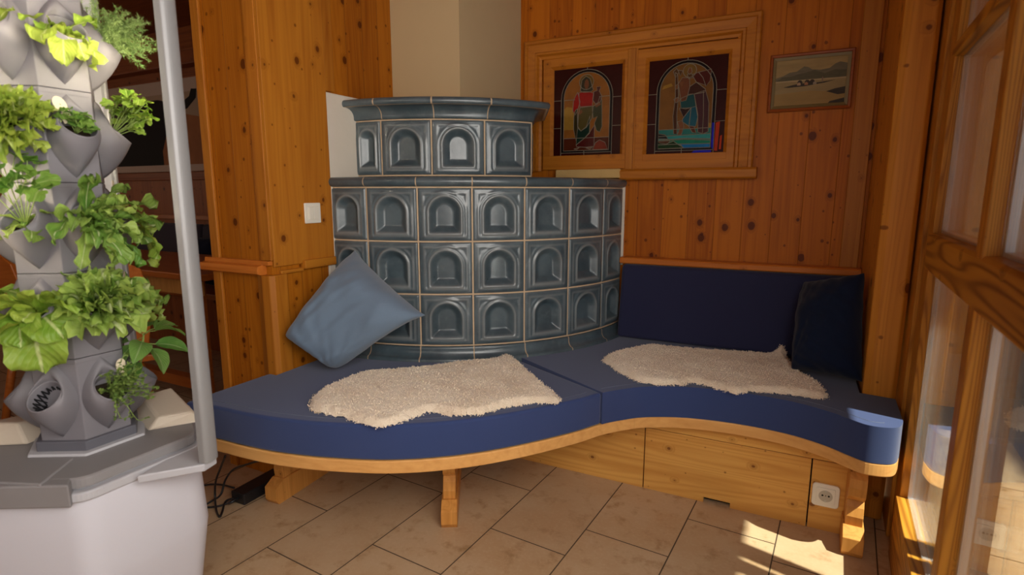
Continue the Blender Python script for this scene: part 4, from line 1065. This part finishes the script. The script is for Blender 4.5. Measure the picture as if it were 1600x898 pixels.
def herb(face, row, n, H_, r, mat, label, bias, lobes=3, leaves=4, spread=.9, cat='herb', down=.0):
    c_, ax, FM = potpos(face, row); mb = MB(); stt = MB()
    for d, t_ in dirs(ax, n, .1, spread, V3(bias)):
        L = H_*rp_.uniform(.6, 1.1); pts = [c_+d*L*q+V3((0, 0, -down*q*q*L)) for q in (0, .35, .7, 1)]
        stt.tube(pts, .0013, 5, r2=.0008)
        for k in range(leaves):
            o_ = V3((rp_.uniform(-1, 1), rp_.uniform(-1, 1), rp_.uniform(-.5, .8)))*r*1.5
            e = pts[-1]+o_; stt.tube([pts[2], e], .0008, 4)
            fan(mb, e, (d*.5+V3((rp_.uniform(-.6, .6), rp_.uniform(-.6, .6), .7))-FWD*.35), r*rp_.uniform(.7, 1.2), lobes)
    return plant('herb_plant', mb, mat, label, cat, stems=stt)
herb(RT, 3, 15, .105, .015, M['celery'], 'bright green leaf celery in the right-hand pot beside the aluminium pole', tuple(toR*.5+V3((0, 0, .5))), 5, 4, 1.0)
herb(FR, 3, 12, .042, .010, M['herb'], 'small dark green parsley in the round front pot with a paper tag', (0, 0, .3), 5, 5, .8)
herb(FL_, 2, 7, .13, .022, M['herb'], 'dark green long-stemmed celery leaves arching over the middle left pot', tuple(toR*.35+V3((0, 0, .55))), 5, 3, 1.0)
# dill
c_, ax, FM = potpos(RT, 4); mb = MB()
def ribbon(mb, a, b_, wd, tone):
    d = (b_-a); s = d.cross(V3((rp_.random()-.5, rp_.random()-.5, rp_.random()-.5))); s = s.normalized()*wd if s.length > 1e-9 else V3((wd, 0, 0)); i = len(mb.v)
    mb.add([a-s, a+s, b_], [(0, 1, 2)])
    for k in range(3): mb.tone[i+k] = tone; mb.uv[i+k] = (.2, .5)
for d, t_ in dirs(ax, 60, .05, 1.25, toR*.35+V3((0, 0, .55))):
    L = .115*rp_.uniform(.55, 1.1); p = c_.copy(); dd = d.copy(); tn = rp_.uniform(.2, 1)
    for k in range(10):
        q = p+dd*L/10; ribbon(mb, p, q+dd*.004, .0009, tn); p = q; dd = (dd+V3((0, 0, -.06))+V3((rp_.uniform(-.12, .12), rp_.uniform(-.12, .12), rp_.uniform(-.1, .1)))).normalized()
        if k > 2:
            for _ in range(5):
                e = (dd+V3((rp_.uniform(-1.2, 1.2), rp_.uniform(-1.2, 1.2), rp_.uniform(-1, 1)))).normalized()*rp_.uniform(.012, .022)
                ribbon(mb, p, p+e, .0008, tn)
                for _ in range(3): ribbon(mb, p+e*.5, p+e*.5+V3((rp_.uniform(-1, 1), rp_.uniform(-1, 1), rp_.uniform(-1, 1))).normalized()*.009, .0007, min(1, tn+.2))
tag(obj('herb_plant', mb, M['dill']), 'feathery green dill in the topmost right-hand pot', 'herb', 'plants in the tower pots')
# thyme with trailing stems
c_, ax, FM = potpos(FR, 0); mb = MB(); stt = MB()
for d, t_ in dirs(ax, 34, .1, 1.2, toR*.75+V3((0, 0, .05))):
    L = rp_.uniform(.055, .118); p = c_.copy(); dd = d.copy(); pts = [p.copy()]
    for k in range(9):
        p = p+dd*L/9; pts.append(p.copy()); dd = (dd+V3((0, 0, -.10 if t_ > .5 else .02))+V3((rp_.uniform(-.2, .2), rp_.uniform(-.2, .2), rp_.uniform(-.15, .15)))).normalized()
        if k > 1:
            for _ in range(4):
                dr = V3((rp_.uniform(-1, 1), rp_.uniform(-1, 1), rp_.uniform(-.4, 1))).normalized(); leaf(mb, p, dr, rp_.uniform(.007, .0105), .0029, 'oval', .3, 0, 2, 4, None, .2)
    stt.tube(pts, .0007, 4)
for x, y in ((188, 652), (214, 655)):
    q = Vector(at_d(x, y, (c_-EYE).to_2d().length-.09)); pts = [c_, c_.lerp(q, .45)+V3((0, 0, .02)), q, q+toR*.022+V3((0, 0, .004))]; stt.tube(catmull(pts, 4), .0008, 4)
    for k in range(14):
        pp_ = catmull(pts, 5)[min(15, 5+k)]; leaf(mb, pp_, V3((rp_.uniform(-1, 1), rp_.uniform(-1, 1), rp_.uniform(-.6, .8))), .0085, .0026, 'oval', .3, 0, 2, 4, None, .2)
plant('herb_plant', mb, M['thyme'], 'bushy thyme with trailing stems in the lowest front pot', 'herb', stems=stt)
# pepper plant
c_, ax, FM = potpos(RT, 0); mb = MB(); stt = MB()
top = c_+toR*.030+V3((0, 0, .112)); stt.tube([c_, c_.lerp(top, .5)+toR*.006, top], .0024, 6)
for k, (ang, el, L, z) in enumerate([(10, .35, .085, 1), (150, .25, .09, 1), (250, -.45, .095, .95), (300, .0, .085, .9), (340, -.35, .085, .8), (60, .4, .07, 1), (200, .1, .08, .85), (110, .6, .06, 1), (280, -.5, .06, .55), (20, .05, .09, .75)]):
    a = math.radians(ang); d = toR*math.cos(a)+FWD*math.sin(a)+V3((0, 0, el)); b0 = c_.lerp(top, z); b1 = b0+d.normalized()*.030
    stt.tube([b0, b0.lerp(b1, .5)+V3((0, 0, .004)), b1], .0011, 5); leaf(mb, b1, d, L*.95, .025, 'oval', 1.0, .05, 8, 12, None, .3)
plant('pepper_plant', mb, M['pepper'], 'young pepper plant with pointed leaves in the lowest right-hand pot', 'plant', stems=stt)
# paper tags stuck in the pots
def ptag(face, row, du, dz, tilt, label, hgt=.052, wd=.018):
    FM = face_matrix(face, row); q = FM.to_3x3(); b = FM @ (prc-pax*.02+pe1*du); dv = (q @ V3((tilt, -.15, 1))).normalized(); s = (q @ V3((1, .25, 0))).normalized(); n = s.cross(dv).normalized()
    pts = [(-.30, 0), (.30, 0)]+[(math.sin(PI*(.22+.0))*0+.5*math.cos(PI*k/12), .72+.28*math.sin(PI*k/12)) for k in range(13)]
    mb = MB(); mb.loft([[b+s*(x*wd)+dv*(y*hgt)+V3((0, 0, dz))+n*o_+n*(.006*y*y) for x, y in pts] for o_ in (-.0005, .0005)], True, True, True)
    r_ = obj('plant_tag', mb, M['tagpaper']); tag(r_, label, 'plant tag', 'paper plant tags')
    lf = MB()
    for k, (u, v, a) in enumerate(((-.10, .55, .6), (.12, .62, -.5), (0, .75, .1))):
        for t2 in (-1, 1):
            o_ = b+s*(u*wd)+dv*(v*hgt)+V3((0, 0, dz))+n*(.0009*t2+.006*v*v); x_ = s*math.cos(a)+dv*math.sin(a); y_ = dv*math.cos(a)-s*math.sin(a)
            lf.add([o_-y_*.005, o_+x_*.0022, o_+y_*.005, o_-x_*.0022], [(0, 1, 2, 3)])
    obj('printed_leaf', lf, plain('printed_leaf_green', (.10, .16, .06), .7), r_)
ptag(FR, 3, -.012, .018, -.25, 'cream paper tag standing in the pot of small parsley', .058, .024)
ptag(FR, 0, .030, .022, .12, 'cream round-topped tag standing behind the thyme', .050, .020)
ptag(FR, 1, -.004, .035, .2, 'cream round-topped tag in the bushy lettuce above the thyme', .062, .026)
ptag(RT, 1, -.02, .030, .35, 'cream tag in the right-hand pot over the pepper plant', .050, .016)
ptag(RT, 2, -.03, .050, .1, 'brownish tag behind the middle right-hand pot', .050, .016)

# ================================================================== THE NEXT ROOM, SEEN PAST THE TOWER
BY = 3.0
bx0, bx1, bz0, bz1 = -6.0, -4.15, 1.33, 2.06
bp = thing('bull_painting', (-5, BY, bz0), 'large white-edged picture of a black horned bull in the next room', 'painting')
obj('border', MB().box(bx0, bx1, BY-.03, BY-.001, bz0, bz1), plain('picture_cream_border', (.56, .42, .33), .7), bp, bevel=.003)
cv = MB(); cmats = [plain('picture_dark_ground', (.045, .026, .022), .6, .3, .3, 5), plain('bull_black', (.010, .007, .007), .7, .2), plain('picture_orange_ground', (.34, .13, .045), .7, .3, .4, 6), plain('picture_pale_ground', (.42, .30, .20), .7, .3, .2, 4)]
X0, X1, Z0, Z1 = bx0+.08, bx1-.06, 1.385, 1.955
def bpoly(pts, mi, o_): cv.add([(X0+u*(X1-X0), BY-.031-o_, Z0+v*(Z1-Z0)) for u, v in pts], [list(range(len(pts)))], mi)
bpoly([(0, 0), (1, 0), (1, 1), (0, 1)], 3, 0); bpoly([(0, 0), (.55, 0), (.55, .93), (.12, .93), (0, .90)], 0, .0005); bpoly([(.60, 0), (1, 0), (1, .62), (.80, .72), (.62, .6)], 2, .0007)
bpoly([(.16, 0), (.20, .30), (.30, .55), (.38, .80), (.50, .93), (.64, .93), (.76, .86), (.80, .70), (.76, .52), (.68, .42), (.64, .2), (.64, 0)], 1, .001)
bpoly([(.25, .94), (.27, .80), (.34, .70), (.44, .72), (.44, .84), (.34, .82), (.29, .90)], 1, .0013); bpoly([(.70, .84), (.80, .84), (.88, .93), (.90, 1.03), (.94, 1.02), (.93, .90), (.86, .77), (.74, .72)], 1, .0013)
obj('canvas', cv, cmats, bp)
struct('trim_14', MB().box(-9.2, -2.1, BY-.03, BY, 1.26, 1.325), M['darkplank'], bevel=.004)
struct('trim_15', MB().box(-9.2, -2.1, BY-.10, BY, 2.14, 2.26), M['darkplank'], bevel=.006)
struct('trim_16', MB().box(-9.2, -2.1, BY-.03, BY, .93, .97), M['table'], bevel=.004)
bn = thing('wall_bench', (-4.2, 2.75, 0), 'wooden wall bench under the bull picture in the next room', 'bench')
obj('seat', MB().box(-7.0, -2.14, 2.50, 2.97, .40, .44), M['table'], bn, bevel=.004); obj('front_board', MB().box(-7.0, -2.14, 2.56, 2.58, 0, .40), M['darkpanel'], bn)
for k, (x0, x1, m_) in enumerate(((-4.30, -3.45, 'greycloth'), (-3.42, -2.62, 'greycloth'), (-5.2, -4.33, 'greycloth'), (-2.60, -2.15, 'navy'))):
    q = MB(); pr_ = [(2.84, .445), (2.92, .445), (2.96, .90), (2.90, .90)]; q.loft([[V3((x, y, z)) for y, z in pr_] for x in (x0, x1)], True, True, True)
    tag(obj('back_cushion', q, M[m_], bevel=.02, segs=4), ('charcoal back cushion nearest the wooden pillar but one', 'charcoal back cushion in the middle of the far bench', 'charcoal back cushion at the far end, mostly behind the tower', 'dark blue back cushion beside the wooden pillar in the next room')[(1, 0, 2, 3)[k]], 'cushion')
pillow('pillow', (-4.25, 2.62, .46), (-3.85, 2.66, .46), (-3.86, 2.80, .83), (-4.26, 2.76, .82), .07, .05, M['darkcotton'], 'black scatter pillow on the far wall bench', 8, .06, 20)
tb = thing('dining_table', (-3.3, 1.95, 0), 'red-brown wooden table in the next room behind the light pole', 'table')
obj('tabletop', MB().box(-4.6, -2.62, 1.72, 2.36, .715, .750), M['table'], tb, bevel=.006); obj('apron', MB().box(-4.5, -2.74, 1.80, 1.83, .62, .715), M['leg'], tb, bevel=.003)
for x in (-4.45, -2.80):
    for y in (1.82, 2.24): obj('leg', MB().box(x-.035, x+.035, y-.035, y+.035, 0, .715), M['table'], tb, bevel=.004)
obj('stretcher', MB().box(-4.42, -2.83, 1.79, 1.85, .10, .16), M['table'], tb, bevel=.004)
def chair(x, y, rz, label, pad):
    r_ = thing('wooden_chair', (0, 0, 0), label, 'chair', 'wooden chairs in the next room')
    sp_ = [(-.20, -.19), (.20, -.19), (.23, .17), (.12, .22), (-.12, .22), (-.23, .17)]
    obj('seat', MB().prism(sp_, .425, .455), M['table'], r_, bevel=.006); obj('seat_pad', MB().prism([(a*.93, b*.93) for a, b in sp_], .456, .49), pad, r_, bevel=.012, segs=3)
    bk = MB(); pts = [(-.17, .46), (-.20, .70), (-.17, .84), (-.08, .90), (.08, .90), (.17, .84), (.20, .70), (.17, .46)]
    bk.loft([[V3((px_, -.205-.12*(z-.46)+o_, z)) for px_, z in pts] for o_ in (-.012, .012)], True, True, True); obj('backrest', bk, M['table'], r_, bevel=.005)
    for sx in (-1, 1):
        for sy in (-1, 1): obj('leg', MB().tube([(sx*.14, sy*.13, .43), (sx*.20, sy*.20, 0)], .018, 8), M['table'], r_, smooth=True)
    r_.location = (x, y, 0); r_.rotation_euler = (0, 0, rz); return r_
chair(-2.72, 1.28, 1.2, 'wooden chair with a dark blue pad, low behind the tower at the left edge', M['blue'])
chair(-3.30, 1.42, .1, 'wooden chair pushed to the table, glimpsed between tower and pole', M['navy'])
